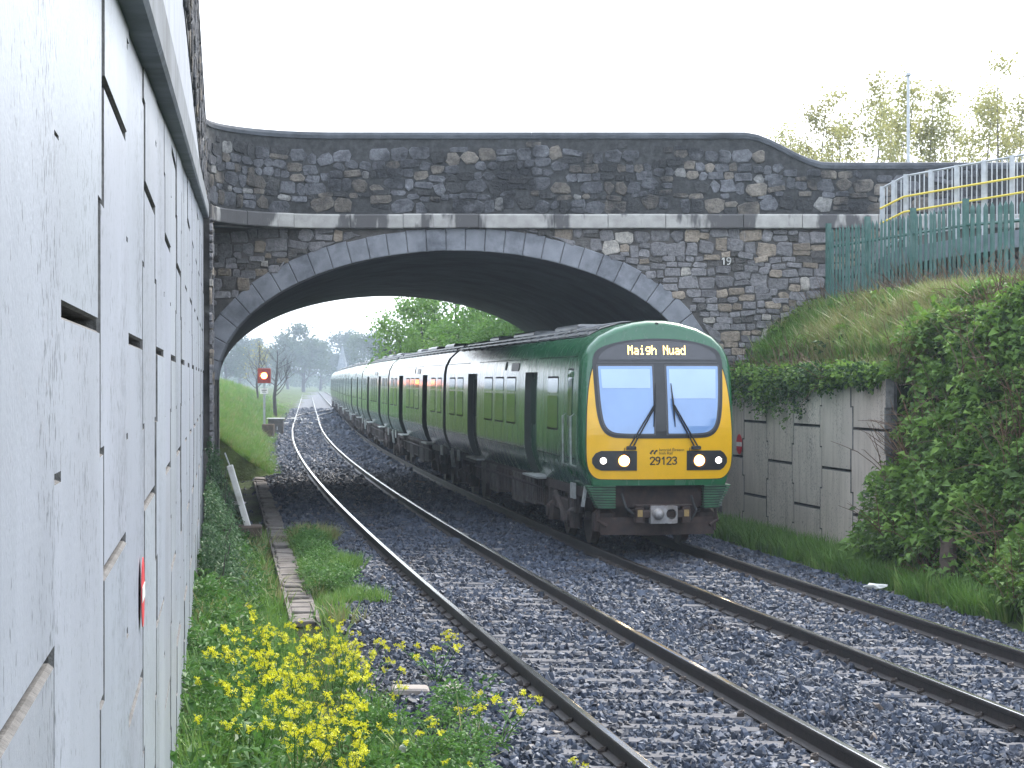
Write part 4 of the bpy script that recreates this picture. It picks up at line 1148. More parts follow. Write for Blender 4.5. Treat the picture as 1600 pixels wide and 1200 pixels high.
# grass: strip above the wall, foot of the wall, left verge, far banks
def grass_at(X, Y, Z, scale, idx): G.append((np.stack([X, Y, Z], 1), scale, idx))
G = []
n = 9000; X, Y = ptree(n, (4.6, 10), (31.5, 41.8)); Z = ground(X, Y); on = (X > rwall(Y) + .3) & (Z < 4.4) & (Y > 32.5)
X, Y, Z = X[on], Y[on], Z[on]; Z = np.where(X < rwall(Y) + .6, 2.78, Z)
dry = nz(X, Y) + rng.normal(0, .5, len(X)); grass_at(X, Y, Z - .02, rng.uniform(.7, 1.5, len(X)), np.where(dry > .15, rng.integers(3, 5, len(X)), rng.integers(0, 3, len(X))))
n = 2600; Y = rng.uniform(22, 42, n); X = np.where(Y > 32.4, rwall(Y), 5.6 + .7 * sst((31.5 - Y) / 4)) - np.abs(rng.normal(0, .45, n))
on = X > tc(Y) + sep(Y) + 2.55 + .15 * np.sin(Y * 3); X, Y = X[on], Y[on]
grass_at(X, Y, ground(X, Y) - .03, rng.uniform(.7, 1.5, len(X)), rng.integers(0, 3, len(X)))
n = 5200; X, Y = ptree(n, (-6.2, .9), (12, 41)); s = X - tc(Y); on = (X > wallx(Y) + .05) & (s < -2.45 - .5 * nz(X * 1.4, Y * .9)); X, Y = X[on], Y[on]
tr = np.abs(X - (-2.82 - (Y - 27.4) * .139)) < .24; on = ~tr; X, Y = X[on], Y[on]
dry = nz(X * 1.3, Y) + rng.normal(0, .5, len(X)); grass_at(X, Y, ground(X, Y) - .02, rng.uniform(.5, 1.3, len(X)), np.where(dry > .75, rng.integers(3, 5, len(X)), rng.choice([0, 1, 2, 5], len(X))))
n = 15000; Y = 64.8 + rng.exponential(28, n); s = -rng.uniform(1.75, 7.5, n); X = tc(Y) + s
grass_at(X, Y, ground(X, Y) - .03, rng.uniform(.4, .9, n) * np.clip(Y / 80, 1, 3), np.where(rng.uniform(0, 1, n) < .93, rng.choice([0, 1, 2, 5], n), 3))
n = 1500; Y = rng.uniform(27.5, 40.5, n); x0_ = -2.82 - (Y - 27.4) * .139 + .22; x1_ = tc(Y) - 1.65 - .25 * np.sin(Y * 1.1); X = x0_ + (x1_ - x0_) * rng.uniform(0, 1, n)
grass_at(X, Y, np.maximum(ground(X, Y), bedz(X - tc(Y))) - .02, rng.uniform(.5, 1.25, n) * (1 - .4 * np.abs(np.sin(Y * .5))), np.where(Y > 37.5, 4, rng.choice([0, 1, 2, 5], n)))
P = np.concatenate([g[0] for g in G]); S_ = np.concatenate([g[1] for g in G]); I_ = np.concatenate([g[2] for g in G])
scatter('grass', P, rot_rand(len(P), .15), iso(S_), I_, GRS, 'rough green and straw coloured grass on the banks and verges', 'grass')
# left verge weeds
n = 3000; X, Y = ptree(n, (-5.8, .4), (12.2, 38)); s = X - tc(Y)
d = X - wallx(Y); on = (d > .02) & (s < -2.7 - .45 * nz(X * 1.1, Y * .8)) & (rng.uniform(0, 1, n) < np.where(d < 1.0, .95, .4)); X, Y, d = X[on], Y[on], d[on]
tr = np.abs(X - (-2.82 - (Y - 27.4) * .139)) < .25; on = ~tr | (Y < 26) | ((Y < 29.5) & (rng.uniform(0, 1, len(Y)) < .6)); X, Y, d = X[on], Y[on], d[on]
Z = ground(X, Y) + rng.uniform(0, .35, len(X)) * np.clip(1.1 - d, 0, 1)
n3 = 260; X3 = rng.uniform(-1.35, -.2, n3); Y3 = rng.uniform(13.6, 18.6, n3); ok3 = (X3 - tc(Y3) < -1.75 - .3 * np.sin(Y3 * 2.3)) & (nz(X3 * 2, Y3 * 1.5) > -.35); X3, Y3 = X3[ok3], Y3[ok3]
n2 = 330; Y2 = rng.uniform(28.5, 38.5, n2); X2 = -2.82 - (Y2 - 27.4) * .139 + .25 + np.abs(rng.normal(0, .4, n2)); ok2 = X2 < tc(Y2) - 1.8; X2, Y2 = np.concatenate([X2[ok2], X3]), np.concatenate([Y2[ok2], Y3])
X = np.concatenate([X, X2]); Y = np.concatenate([Y, Y2]); d = np.concatenate([d, np.full(len(X2), 2.)]); Z = np.concatenate([Z, np.maximum(ground(X2, Y2), bedz(X2 - tc(Y2))) + rng.uniform(0, .2, len(X2))])
scatter('verge_weeds', np.stack([X, Y, Z], 1), rot_rand(len(X), .3), iso(rng.uniform(.5, 1.15, len(X))), np.where(d < .9, rng.integers(0, 5, len(X)), rng.integers(3, 5, len(X))), WEED, 'broad-leaved green weeds along the foot of the pale wall', 'weeds')

# ------------------------------------------------------------ shrubs against the pale wall
def thing_scatter(root, name, pts, rot, scl, idx, coll):
    o = scatter(name, pts, rot, scl, idx, coll); del o['kind']; o.parent = root; return o
for k, (yy, hh, ww, lab) in enumerate(((37.2, 1.75, .45, 'tall dark leafy shrub against the far end of the pale wall'), (33.0, 1.2, .5, 'mid height dark shrub against the pale wall, before the tall one'), (28.8, .85, .5, 'low dark shrub at the pale wall nearest the yellow flowers'))):
    r0 = tag(empty('wall_shrub', (wallx(yy) + .3, yy, float(ground(wallx(yy) + .3, yy)))), lab, 'shrub', 'shrubs along the pale wall')
    lb = MB(); r_ = random.Random(70 + k)
    for _ in range(4200):
        y_ = r_.uniform(-2.1, 2.1); x_ = abs(r_.gauss(0, ww * .5)); t = 1 - r_.random() ** 1.6
        z_ = t * hh * (1 - .3 * (y_ / 2.1) ** 2) * (.8 + .3 * math.sin(y_ * 5 + k)) * min(1, max(.25, 1.15 - x_ / (ww * 1.6)))
        leaf(lb, Vector((x_ - .24 - .1415 * y_, y_, z_)), Vector((abs(r_.gauss(0, 1)), -abs(r_.gauss(0, 1)), r_.gauss(-.1, .5))), Vector((0, 0, 1)) + rv(r_) * .5, r_.uniform(.05, .11), r_.uniform(.03, .055))
    lb.build('leaves', G_shrub, r0)
    b = MB()
    for q in range(9): y_ = random.uniform(-1.9, 1.9); b.tube([(-.1415 * y_, y_, -.1), (random.uniform(0, .2) - .1415 * y_, y_ + random.uniform(-.2, .2), hh * random.uniform(.5, .8))], [.014, .006], 5)
    b.build('stems', M_darkbark, r0)

# ------------------------------------------------------------ yellow flowering plants
def flower_plant(k, H, nst):
    r_ = random.Random(k); root = empty('flowering_plant')
    st, lf, fl = MB(), MB(), MB()
    for i in range(nst):
        a = r_.uniform(0, 6.283); d = Vector((math.cos(a), math.sin(a), 0)) * r_.uniform(.1, .42); h = H * r_.uniform(.6, 1.1)
        pts_ = [Vector((d.x * .1, d.y * .1, 0)), Vector((d.x * .4, d.y * .4, h * .45)), Vector((d.x, d.y, h))]
        st.tube(pts_, [.006, .005, .003], 4, cap=False)
        for j in range(6):
            t = r_.uniform(.05, .8); p = pts_[0].lerp(pts_[1], t * 2) if t < .5 else pts_[1].lerp(pts_[2], t * 2 - 1)
            leaf(lf, p, Vector((r_.gauss(0, 1), r_.gauss(0, 1), .35)), Vector((0, 0, 1)), r_.uniform(.06, .13), r_.uniform(.02, .04))
        tips = [pts_[2]]
        for q in range(r_.randint(0, 2)):
            t0 = pts_[1].lerp(pts_[2], r_.uniform(.3, .8)); t1_ = t0 + Vector((r_.gauss(0, .06), r_.gauss(0, .06), r_.uniform(.06, .16)))
            st.tube([t0, t1_], .003, 3, cap=False); tips.append(t1_)
        for tp in tips:
            for q in range(r_.randint(8, 14)):
                c = tp + Vector((r_.gauss(0, .017), r_.gauss(0, .017), r_.uniform(-.03, .02))); u = (rv(r_) + Vector((0, 0, .9))).normalized()
                s1 = u.cross(rv(r_)).normalized(); s2 = u.cross(s1); R0 = r_.uniform(.012, .019)
                fl.add([c] + [c + (s1 * math.cos(w_) + s2 * math.sin(w_)) * R0 + u * .003 for w_ in (0.4, 1.17, 1.97, 2.74, 3.54, 4.31, 5.11, 5.88)], [(0, 1, 2), (0, 3, 4), (0, 5, 6), (0, 7, 8)])
    st.build('stems', G_weed, root); lf.build('leaves', G_weed, root); fl.build('flowers', G_petal, root)
    return root
FP = [flower_plant(21, .66, 7), flower_plant(22, .8, 8), flower_plant(23, .55, 6), flower_plant(24, .42, 5)]
spots = []
for _ in range(400):
    y = random.uniform(14.3, 21.5); x = random.uniform(-2.75, -1.0)
    u = 800 + 3200 * x / y
    if x > wallx(y) + .32 and ((u - 475) / 105) ** 2 + ((y - 17.6) / 3.9) ** 2 < 1 and all(math.hypot(x - q[0], (y - q[1]) * .7) > .34 for q in spots): spots.append((x, y))
used = [False] * 4
def put(kind, x, y, lab, sc=1.0, grp='yellow flowering plants'):
    o = FP[kind] if not used[kind] else copy_tree(FP[kind]); used[kind] = True
    o.location = (x, y, float(ground(x, y)) - .01 if x - tc(y) < -2.5 else -.2); o.rotation_euler = (0, 0, random.uniform(0, 6.28)); o.scale = (sc,) * 3
    tag(o, lab, 'flowering plant', grp)
for i, (x, y) in enumerate(spots): put(i % 3, x, y, 'bushy yellow flowering plant on the %s side of the dense patch, %s' % ('wall' if 800 + 3200 * x / y < 475 else 'gravel', 'in its front row' if y < 16.4 else 'midway back' if y < 18.6 else 'in its rear row'), random.uniform(.85, 1.15), 'yellow flowers in the dense patch')
for (x, y, kind, sc, lab) in ((-2.7, 22.6, 3, .9, 'small yellow flowering plant at the wall behind the dense patch'), (-.74, 20.3, 3, 1.15, 'tall lone yellow flowering plant on the gravel beyond the concrete slab'), (-.12, 16.6, 3, 1.15, 'lone yellow flowering plant close to the nearest rail'),
                              (.42, 14.5, 3, .7, 'low yellow flowering plant at the bottom edge by the nearest rail'), (-.7, 16.0, 3, .8, 'low yellow flowering plant among the gravel below the concrete slab'), (-1.0, 15.0, 3, .85, 'low yellow flowering plant in front of the dense patch'), (-.4, 14.7, 3, .6, 'smallest yellow flowering plant at the bottom edge of the gravel')):
    put(kind, x, y, lab, sc)
for kind in range(4):
    if not used[kind]: bpy.data.objects.remove(FP[kind])

# ------------------------------------------------------------ cable trough, slab, post and block, litter
CT = tag(empty('cable_trough', (-3.44, 31.9, -.3)), 'line of weathered concrete cable trough covers running through the left verge', 'cable trough')
for k in range(74):
    y = 26.2 + k * .5; x = -2.82 - (y - 27.4) * .139
    b = MB(); b.cbox((0, 0, 0), (.3, .47, .07), .015, 0)
    o = b.build('cover', M_trough, CT, (x + 3.44 + random.gauss(0, .02), y - 31.9, float(ground(x, y)) + .3 + .07 + random.gauss(0, .015)), (random.gauss(0, .03), random.gauss(0, .03), .138 + random.gauss(0, .04)))
b = MB()
for sx in (-.17, .17): b.box((sx, 0, -.03), (.05, 37, .2), 0)
b.build('channel_side', M_trough, CT, (-2.82 - (44 - 27.4) * .139 + 3.44, 44 - 31.9, 0), (0, 0, .138))
for k, (x, y, w, rz, lab) in enumerate(((-.98, 19.75, .36, .1, 'broken pale concrete slab half hidden by weeds at the edge of the gravel'), (-.58, 19.8, .22, -.08, 'small pale concrete slab next to the broken one at the edge of the gravel'))):
    b = MB(); b.cbox((0, 0, 0), (w, .3, .06), .02); tag(b.build('concrete_slab', M('pale_slab%d' % k, (.3, .26, .235), .9, .2, 8, .5), None, (x, y, -.185), (0, .03, rz)), lab, 'slab')
tag(MB().cbox((0, 0, .2), (.55, .5, .45), .03).build('concrete_block', M_brownconc, None, (-5.0, 38.7, float(ground(-5.0, 38.7)) - .02), (0, 0, .12)), 'brown stained concrete block standing beside the cable trough', 'block')
b = MB(); b.cbox((0, 0, .6), (.115, .1, 1.25), .01)
wp = b.build('marker_post', M_white, None, (-4.98, 38.65, .02), (.06, -.28, 0)); tag(wp, 'leaning white marker post standing on the brown block', 'post')
b = MB(); b.tube([(0, 0, 1.2), (-.02, 0, 1.48)], .014, 6); b.build('rod', M_galv, wp)
for (x, y, z, r_, lab) in (((630 - 800) / 3200 * 15.9, 15.9, -.06, .034, 'round white plastic cap lying among the low yellow flowers'),):
    b = MB(); n = 16; P = [[(q * math.cos(2 * math.pi * k / n), -dy, q * math.sin(2 * math.pi * k / n)) for k in range(n)] for q, dy in ((r_, 0), (r_, .01), (r_ * .8, .016), (r_ * .3, .016), (r_ * .3, .004))]
    v, f = grid_mesh(P, True); f.append(tuple(4 * n + k for k in range(n))); tag(b.add(v, f).build('plastic_cap', M_white, None, (x, y, z), (.35, 0, 0)), lab, 'cap')
def crumple(name, loc, sc, m_, lab, seed):
    r_ = random.Random(seed); bm = bmesh.new(); bmesh.ops.create_icosphere(bm, subdivisions=2, radius=1)
    for v_ in bm.verts: v_.co = Vector((v_.co.x * sc[0], v_.co.y * sc[1], v_.co.z * sc[2])) * r_.uniform(.55, 1.25)
    me = bpy.data.meshes.new(name); bm.to_mesh(me); bm.free(); me.materials.append(m_); tag(link(name, me, None, loc), lab, 'litter')
crumple('plastic_litter', ((1368 - 800) / 3200 * 29.5, 29.5, -.17), (.16, .09, .045), M_white, 'crumpled white plastic litter at the foot of the right bank', 3)
crumple('plastic_litter', (-6.7, 50, -.2), (.2, .15, .05), M_white, 'scrap of white litter on the dark ground under the bridge', 5)
b = MB(); b.tube([(0, 0, -.3), (.02, 0, .2), (.05, .02, .45), (.06, .03, .56)], [.15, .13, .12, .11], 11); b.v = [(x + random.uniform(-.02, .02), y + random.uniform(-.02, .02), z + (random.uniform(-.16, .06) if z > .5 else 0)) for x, y, z in b.v]; tag(b.build('tree_stump', M_wood, None, (6.12, 28.7, .05), (.05, -.12, 0)), 'dark rotten wooden stump in the brambles low on the right bank', 'stump')

# limited-clearance signs on the walls
def clearance_sign(loc, rz, r, lab):
    s_ = tag(empty('clearance_sign', loc, rz), lab, 'sign'); n = 28
    c = [(r * math.cos(2 * math.pi * k / n), r * math.sin(2 * math.pi * k / n)) for k in range(n)]
    MB().add([(x, -.002, z) for x, z in c] + [(x, .002, z) for x, z in c], [tuple(range(n)), tuple(range(2 * n - 1, n - 1, -1))] + [(k, n + k, n + (k + 1) % n, (k + 1) % n) for k in range(n)]).build('disc', M_red, s_)
    MB().box((0, -.0035, 0), (r * 1.94, .002, r * .42)).build('bar', M_white, s_)
ys_ = 8.8; clearance_sign((wallx(ys_) + .009, ys_, CAMZ - (925 - 594) / 3200 * ys_), math.atan2(lnrm.y, lnrm.x) + math.pi / 2, .15, 'red disc with a white bar fixed to the pale wall')
yy = 40.6; clearance_sign((rwall(yy) - .03, yy, CAMZ - (694 - 594) / 3200 * yy), math.atan2(rnrm.y, rnrm.x) + math.pi / 2, .2, 'red disc with a white bar fixed to the grey wall beside the train')

# ------------------------------------------------------------ palisade fence and ramp railing
FP_ = [(6.42, 41.55), (6.95, 40.05), (7.55, 38.55), (8.25, 37.25), (9.3, 36.4), (10.9, 35.4), (12.6, 34.4)]; FT = [5.88, 5.9, 5.94, 6.0, 6.04, 6.1, 6.15]
PF = tag(empty('palisade_fence', (8.25, 37.25, 4.1)), 'green steel palisade fence along the top of the right bank', 'fence')
before = set(o.name for o in bpy.data.objects)
def pale_mesh(H):
    b = MB(); w = .046; b.add([(-w, 0, 0), (-w * .3, -.022, 0), (w * .3, -.022, 0), (w, 0, 0), (-w, 0, H - .09), (-w * .3, -.022, H - .09), (w * .3, -.022, H - .09), (w, 0, H - .09), (0, -.01, H)],
                               [(0, 1, 5, 4), (1, 2, 6, 5), (2, 3, 7, 6), (4, 5, 8), (5, 6, 8), (6, 7, 8), (3, 0, 4, 7)])
    return b.mesh('pale', M_palisade)
ME_pale = pale_mesh(2.1)
for i in range(len(FP_) - 1):
    a, c = Vector((*FP_[i], 0)), Vector((*FP_[i + 1], 0)); d = c - a; L = d.length; rz = math.atan2(d.y, d.x)
    k = int(L / .125)
    for j in range(1, k):
        t = j / k; p = a.lerp(c, t); zt = FT[i] * (1 - t) + FT[i + 1] * t
        nn = Vector((d.y, -d.x, 0)).normalized()
        nn = -nn if nn.y > 0 else nn
        link('pale', ME_pale, PF, (p.x + nn.x * .03, p.y + nn.y * .03, zt - 2.1 + random.uniform(-.01, .01)), (0, random.gauss(0, .01), rz))
    for dz in (-.38, -1.75):
        b = MB(); q0 = a + Vector((0, 0, FT[i] + dz)); q1 = c + Vector((0, 0, FT[i + 1] + dz)); b.tube([q0, q1], .03, 4); b.build('cross_rail', M_palisade, PF)
for (x, y), t in zip(FP_, FT):
    MB().box((x, y, t - 1.1), (.1, .07, 2.4), .4).build('post', M_palisade, PF)
reparent_all(PF, before)
RL = tag(empty('ramp_railing', (8.5, 38.5, 4)), 'galvanised railing with yellow handrails on the ramp behind the green fence', 'railing')
before = set(o.name for o in bpy.data.objects)
RPT = [(7.36, 40.7, 6.62), (7.75, 40.3, 6.82), (8.6, 39.6, 6.93), (9.5, 38.9, 7.04), (10.3, 38.3, 7.15), (11.3, 37.6, 7.25)]
for i in range(len(RPT) - 1):
    a, c = Vector(RPT[i]), Vector(RPT[i + 1]); L = (c - a).length; d = (c - a); rz = math.atan2(d.y, d.x)
    for dz in (0, -1.2): MB().tube([a + Vector((0, 0, dz)), c + Vector((0, 0, dz))], .022, 6).build('top_rail' if dz == 0 else 'bottom_rail', M_galv, RL)
    k = int(L / .1)
    for j in range(1, k):
        p = a.lerp(c, j / k); MB().box((p.x, p.y, p.z - .6), (.018, .018, 1.2), rz).build('bar', M_galv, RL)
    for j in range(2):
        p = a.lerp(c, j / 2); MB().box((p.x, p.y, p.z - .72), (.09, .05, 1.5), rz).build('post', M_galv, RL)
    for dz in (-.42, -.72):
        q = Vector((-.06, -.1, dz)); MB().tube([a + q, c + q], .022, 6).build('handrail', M_handyel, RL)
reparent_all(RL, before)
P = [[(x - .1, y - .15, z - 1.42), (x + 1.2, y + 1.4, z - 1.42), (x + 1.2, y + 1.4, z - 1.75), (x - .1, y - .15, z - 1.75)] for x, y, z in RPT]
v, f = grid_mesh(P, True); f += [(3, 2, 1, 0), tuple(len(v) - 4 + i for i in range(4))]
rs = MB().add(v, f); tag(rs.build('ramp_pavement', M_coping), kind='structure')

# ------------------------------------------------------------ signals and lamp column
SY = 104.0; sx_ = (413 - 800) / 3200 * SY; sz_ = CAMZ + (594 - 587) / 3200 * SY
SG = tag(empty('railway_signal', (sx_, SY, float(ground(sx_, SY)))), 'railway signal showing a red light on the grass bank beyond the bridge', 'signal')
before = set(o.name for o in bpy.data.objects)
b = MB(); b.cbox((sx_, SY, sz_), (.66, .22, .76), .03); hd = b.build('head', E_sigglow, SG)
b = MB(); n = 20; b.add([(sx_ + .15 * math.cos(k * 2 * math.pi / n), SY - .125, sz_ + .15 * math.sin(k * 2 * math.pi / n)) for k in range(n)], [tuple(range(n))]); b.build('lamp', E_sig, SG)
b = MB(); P = [[(sx_ + r_ * math.cos(t), SY - .12 - dy, sz_ + r_ * math.sin(t)) for t in np.linspace(-.3, math.pi + .3, 14)] for r_, dy in ((.21, 0), (.21, .22))]
v, f = grid_mesh(P); b.add(v, f); b.build('hood', M_rubber, SG)
b = MB(); b.tube([(sx_, SY, -.2), (sx_, SY, sz_ - .35)], .06, 10); b.build('post', M_galv, SG)
b = MB(); b.box((sx_, SY - .08, sz_ - .78), (.4, .02, .28)); pl_ = b.build('number_plate', M_white, SG)
b = MB(); b.box((sx_, SY - .092, sz_ - .74), (.26, .004, .035)); b.box((sx_, SY - .092, sz_ - .83), (.2, .004, .035)); b.build('plate_marking', M_text, SG)
b = MB(); zg = float(ground(sx_ + .15, SY)); b.cbox((sx_ + .2, SY, zg + .3), (.6, .5, .9), .04); b.build('base_block', M_brownconc, SG)
reparent_all(SG, before)
kx = (431 - 800) / 3200 * 112; kz = float(ground(kx, 112))
KB = tag(empty('trackside_cabinet', (kx, 112, kz)), 'small dark trackside cabinet behind the red signal', 'cabinet')
MB().cbox((0, 0, .45), (.8, .5, 1.0), .03).build('body', M_under2, KB); MB().box((0, 0, .98), (.95, .6, .05)).build('lid', M_white, KB); MB().box((.1, -.26, .45), (.04, .02, .2)).build('handle', M_galv, KB)
BY_ = 138.0; bx = (608 - 800) / 3200 * BY_; bz = CAMZ + (594 - 553) / 3200 * BY_
SB = tag(empty('signal_back', (bx, BY_, float(ground(bx, BY_)))), 'dark back of a signal head rising above the train roof', 'signal')
before = set(o.name for o in bpy.data.objects)
b = MB(); b.tube([(bx - .35, BY_, bz + .3), (bx - .1, BY_, bz + .12), (bx + .35, BY_ - .1, bz - .22)], [.24, .3, .24], 14); b.build('head', M_rubber, SB)
b = MB(); b.tube([(bx + .1, BY_ + .2, -.3), (bx + .1, BY_ + .2, bz)], .08, 10); b.build('post', M_galv, SB)
reparent_all(SB, before)
LPY = 70.0; lx = (1419 - 800) / 3200 * LPY
LP = tag(empty('lamp_column', (lx, LPY, 3.0)), 'tall pale lamp column rising behind the right end of the parapet', 'lamp column')
MB().tube([(0, 0, -.3), (0, 0, 1.6), (0, 0, 1.62), (0, 0, 10.2)], [.1, .1, .075, .05], 12).build('column', M_galv, LP)
MB().cbox((0, 0, 10.25), (.16, .3, .1), .03).build('lantern', M_galv, LP)

# ------------------------------------------------------------ trees
def branchy(b, p, d, L, r, depth, r_, tips, spread=.55, up=.15):
    pts_ = [p]; q = p
    for i in range(3): d = (d + rv(r_) * .18 + Vector((0, 0, up * .3))).normalized(); q = q + d * L / 3; pts_.append(q)
    b.tube(pts_, [r, r * .85, r * .7, r * .55], 5 if depth > 1 else 3, cap=False)
    tips.append((q, d))
    if depth == 0: return
    for k in range(r_.randint(2, 4)):
        t = r_.uniform(.35, 1); base = pts_[0].lerp(pts_[3], t)
        nd_ = (d + rv(r_) * spread + Vector((0, 0, up))).normalized()
        branchy(b, base, nd_, L * r_.uniform(.5, .75), r * .5, depth - 1, r_, tips, spread, up)
def leaves_mesh(tips, n, rad, L, w, mat, r_, droop=.2):
    b = MB()
    for _ in range(n):
        t, d = r_.choice(tips); p = t + rv(r_) * rad * r_.random() ** .6
        leaf(b, p, rv(r_) - Vector((0, 0, droop)), rv(r_), L * r_.uniform(.6, 1.3), w * r_.uniform(.6, 1.3))
    return b.mesh('crown', mat)
def tree(seed, H, spread, nleaf, rad, L, w, lm, bark, trunk_r, depth=3, up=.2, frac=.5):
    r_ = random.Random(seed); b = MB(); tips = []
    top = Vector((r_.gauss(0, .3), r_.gauss(0, .3), H)); pts_ = [Vector((0, 0, -.4)), Vector((r_.gauss(0, .1), r_.gauss(0, .1), H * .35)), Vector((top.x * .6, top.y * .6, H * .7)), top]
    b.tube(pts_, [trunk_r, trunk_r * .8, trunk_r * .45, trunk_r * .12], 8, cap=False); tips.append((top, Vector((0, 0, 1))))
    for k in range(int(9 + H)):
        t = r_.uniform(frac * .5, .97); z = H * t; base = Vector((np.interp(z, [q.z for q in pts_], [q.x for q in pts_]), np.interp(z, [q.z for q in pts_], [q.y for q in pts_]), z))
        a = r_.uniform(0, 6.283); d = Vector((math.cos(a), math.sin(a), .35 + up)).normalized()
        branchy(b, base, d, spread * (1.15 - t) * r_.uniform(.5, .9) + .25, trunk_r * .35 * (1.1 - t), depth - 1, r_, tips, .7, up)
    tm = b.mesh('trunk', bark)
    cm = leaves_mesh(tips, nleaf, rad, L, w, lm, r_) if nleaf else None
    return tm, cm
def put_tree(name, parts, loc, rz, sc, lab, grp):
    o = tag(empty(name, loc, rz), lab, 'tree', grp); o.scale = (sc if hasattr(sc, '__len__') else (sc,) * 3)
    link('trunk', parts[0], o)
    if parts[1]: link('crown', parts[1], o)
    return o
SAP = [tree(k, 9.5, 2.4, 2000, .45, .12, .085, G_sap, M_bark, .07, 2, .5) for k in (1, 2, 3)]
sap_l = ['behind the curve of the parapet', 'rising over the parapet dip', 'between the parapet dip and the lamp column', 'just before the lamp column', 'immediately behind the lamp column', 'just past the lamp column', 'over the start of the ramp railing', 'over the middle of the ramp railing', 'tallest above the ramp railing', 'at the right edge of the view', 'low at the shoulder of the parapet', 'thin one in the gap over the parapet dip', 'thin one left of the lamp column', 'thin one over the near end of the ramp railing', 'thin one beside the tallest sapling']
for k, u in enumerate((1215, 1262, 1310, 1352, 1395, 1440, 1478, 1520, 1562, 1598, 1238, 1286, 1374, 1500, 1580)):
    y = 72 + 14 * random.random(); z0 = 2.6
    hgt = (9.6, 10.6, 11.2, 11.4, 11.6, 11.2, 10.8, 10.9, 12.2, 11.4, 9.2, 9.8, 10.4, 10, 10.6)[k]
    put_tree('sapling', SAP[k % 3], ((u - 800) / 3200 * y, y, z0), random.uniform(0, 6.28), hgt * y / 79 / 9.5, 'slender sparse-leaved sapling ' + sap_l[k], 'saplings behind the bridge')
GT = [tree(k, 7.5, 3.2, 5200, .75, .2, .15, G_tree, M_darkbark, .14, 3, .25, .2) for k in (11, 12)]
for (u, y, sc, rz, lab) in ((668, 92, .84, .5, 'light green loose tree at the left edge of the wood behind the train'), (712, 96, 1.0, 1.9, 'tall bushy green tree behind the train roof, second in the wood'), (760, 86, .95, 3.1, 'dense green tree behind the second railcar'), (808, 80, .95, 4.4, 'dense green tree close to the arch above the train roof'), (850, 88, 1.1, 5.2, 'green tree hidden mostly by the bridge, nearest the abutment'), (735, 78, .62, 2.4, 'low green bush directly behind the train roof')):
    x = (u - 800) / 3200 * y; put_tree('tree', GT[int(u) % 2], (x, y, float(ground(x, y))), rz, sc, lab, 'green trees behind the train')
BT = [tree(31, 5.2, 3.0, 0, 1, 1, 1, None, M_darkbark, .16, 4, .3), tree(32, 5.0, 1.9, 260, .5, .14, .1, G_sap, M_darkbark, .1, 3, .4)]
x = (431 - 800) / 3200 * 150; put_tree('bare_tree', BT[0], (x, 150, float(ground(x, 150)) - .2), 0, (1.0, 1.0, 1.02), 'bare leafless tree standing behind the red signal', None)
x = (405 - 800) / 3200 * 165; put_tree('bare_tree', BT[1], (x, 165, float(ground(x, 165)) - .2), 1, 1.0, 'thin twiggy tree left of the bare tree behind the signal', None)
x = (640 - 800) / 3200 * 118; put_tree('bare_tree', BT[1], (x, 118, float(ground(x, 118))), 2, 1.05, 'thin twiggy tree at the left edge of the green wood', None)
FT_ = [tree(k, 9, 4.4, 3600, 1.1, .42, .32, G_far, M_darkbark, .25, 3, .2, .15) for k in (41, 42)]
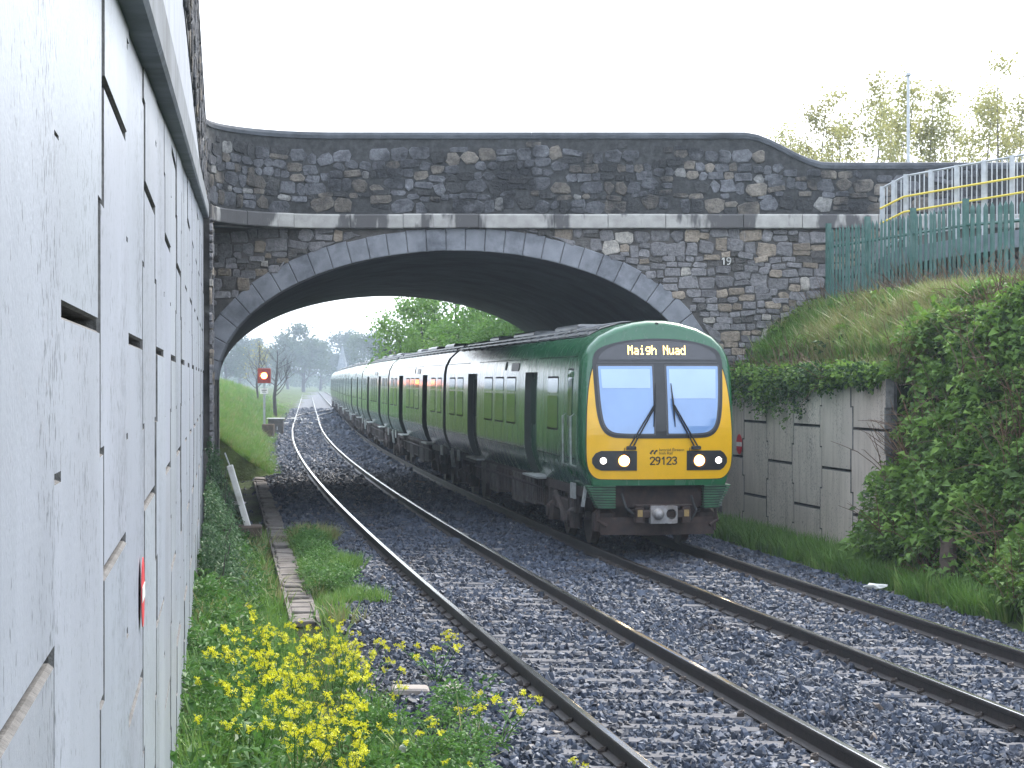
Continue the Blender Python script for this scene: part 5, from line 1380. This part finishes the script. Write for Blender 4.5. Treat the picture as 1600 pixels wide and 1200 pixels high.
for (u, y, sc, rz, lab) in ((352, 240, .62, .3, 'hazy far tree at the left, seen past the edge of the arch'), (375, 300, .8, 1.3, 'hazy far tree left of the red signal'), (402, 320, .8, 2.2, 'hazy far tree directly behind the red signal'), (450, 300, .8, 2.9, 'hazy blue far tree right of the bare tree'), (474, 280, .98, 3.9, 'largest hazy blue far tree above the vanishing tracks'), (500, 330, .85, 5, 'hazy blue far tree beside the train end'), (545, 330, .95, .8, 'hazy far tree over the last railcars'), (575, 260, .75, 1.8, 'hazy far tree left of the dark signal back'), (625, 200, .75, 2.8, 'greyish far tree right of the dark signal back')):
    if y > 210: y *= 1.75; sc *= 1.75
    x = (u - 800) / 3200 * y; put_tree('far_tree', FT_[int(u) % 2], (x, y, float(ground(x, y)) - .5), rz, (sc * 1.15, sc * 1.15, sc), lab, 'hazy trees in the distance')
# distant wood along the horizon: one mass
n = 5200; Y = rng.uniform(640, 1100, n); X = rng.uniform(-1, 1, n) * (60 + Y * .33) ; Hh = 5 + 3 * nz(X * .05, Y * .02) + 2 * nz(X * .13, Y * .06)
CL = protos('far_clump', [clump(k + 60, 40, 1.0, .6, .5, G_far, 1.0) for k in range(3)])
Zf = ground(X, Y) + rng.uniform(0, 1, n) ** .8 * np.maximum(2, Hh)
scatter('distant_wood', np.stack([X, Y, Zf], 1), rot_rand(n, .5), iso(rng.uniform(1.2, 2.4, n)), rng.integers(0, 3, n), CL, 'faint belt of woodland along the misty horizon', 'wood')
# church spire far off
SPY = 520.0; spx = (535 - 800) / 3200 * SPY
SP = tag(empty('church_spire', (spx, SPY, -.3)), 'faint pointed church spire on the misty skyline', 'church')
MB().box((0, 0, 3.2), (2.6, 2.6, 6.6)).build('tower', M_coping, SP); b = MB(); n = 8
b.add([(1.3 * math.cos(k * 2 * math.pi / n), 1.3 * math.sin(k * 2 * math.pi / n), 6.5) for k in range(n)] + [(0, 0, 12.2)], [(k, (k + 1) % n, n) for k in range(n)]); b.build('spire', M_coping, SP)

# ------------------------------------------------------------ misty air
m, nt, p = newmat('mist'); nt.nodes.remove(p)
pv = nd(nt, 'ShaderNodeVolumePrincipled'); pv.inputs['Color'].default_value = (.72, .85, 1, 1); pv.inputs['Density'].default_value = .0006; pv.inputs['Anisotropy'].default_value = .2
nt.links.new(pv.outputs[0], nt.nodes['Material Output'].inputs['Volume'])
hzb = MB().box((0, 690, 11), (1400, 1620, 30)).build('haze', m); tag(hzb, 'pale mist hanging in the air over the line', 'haze', kind='stuff')
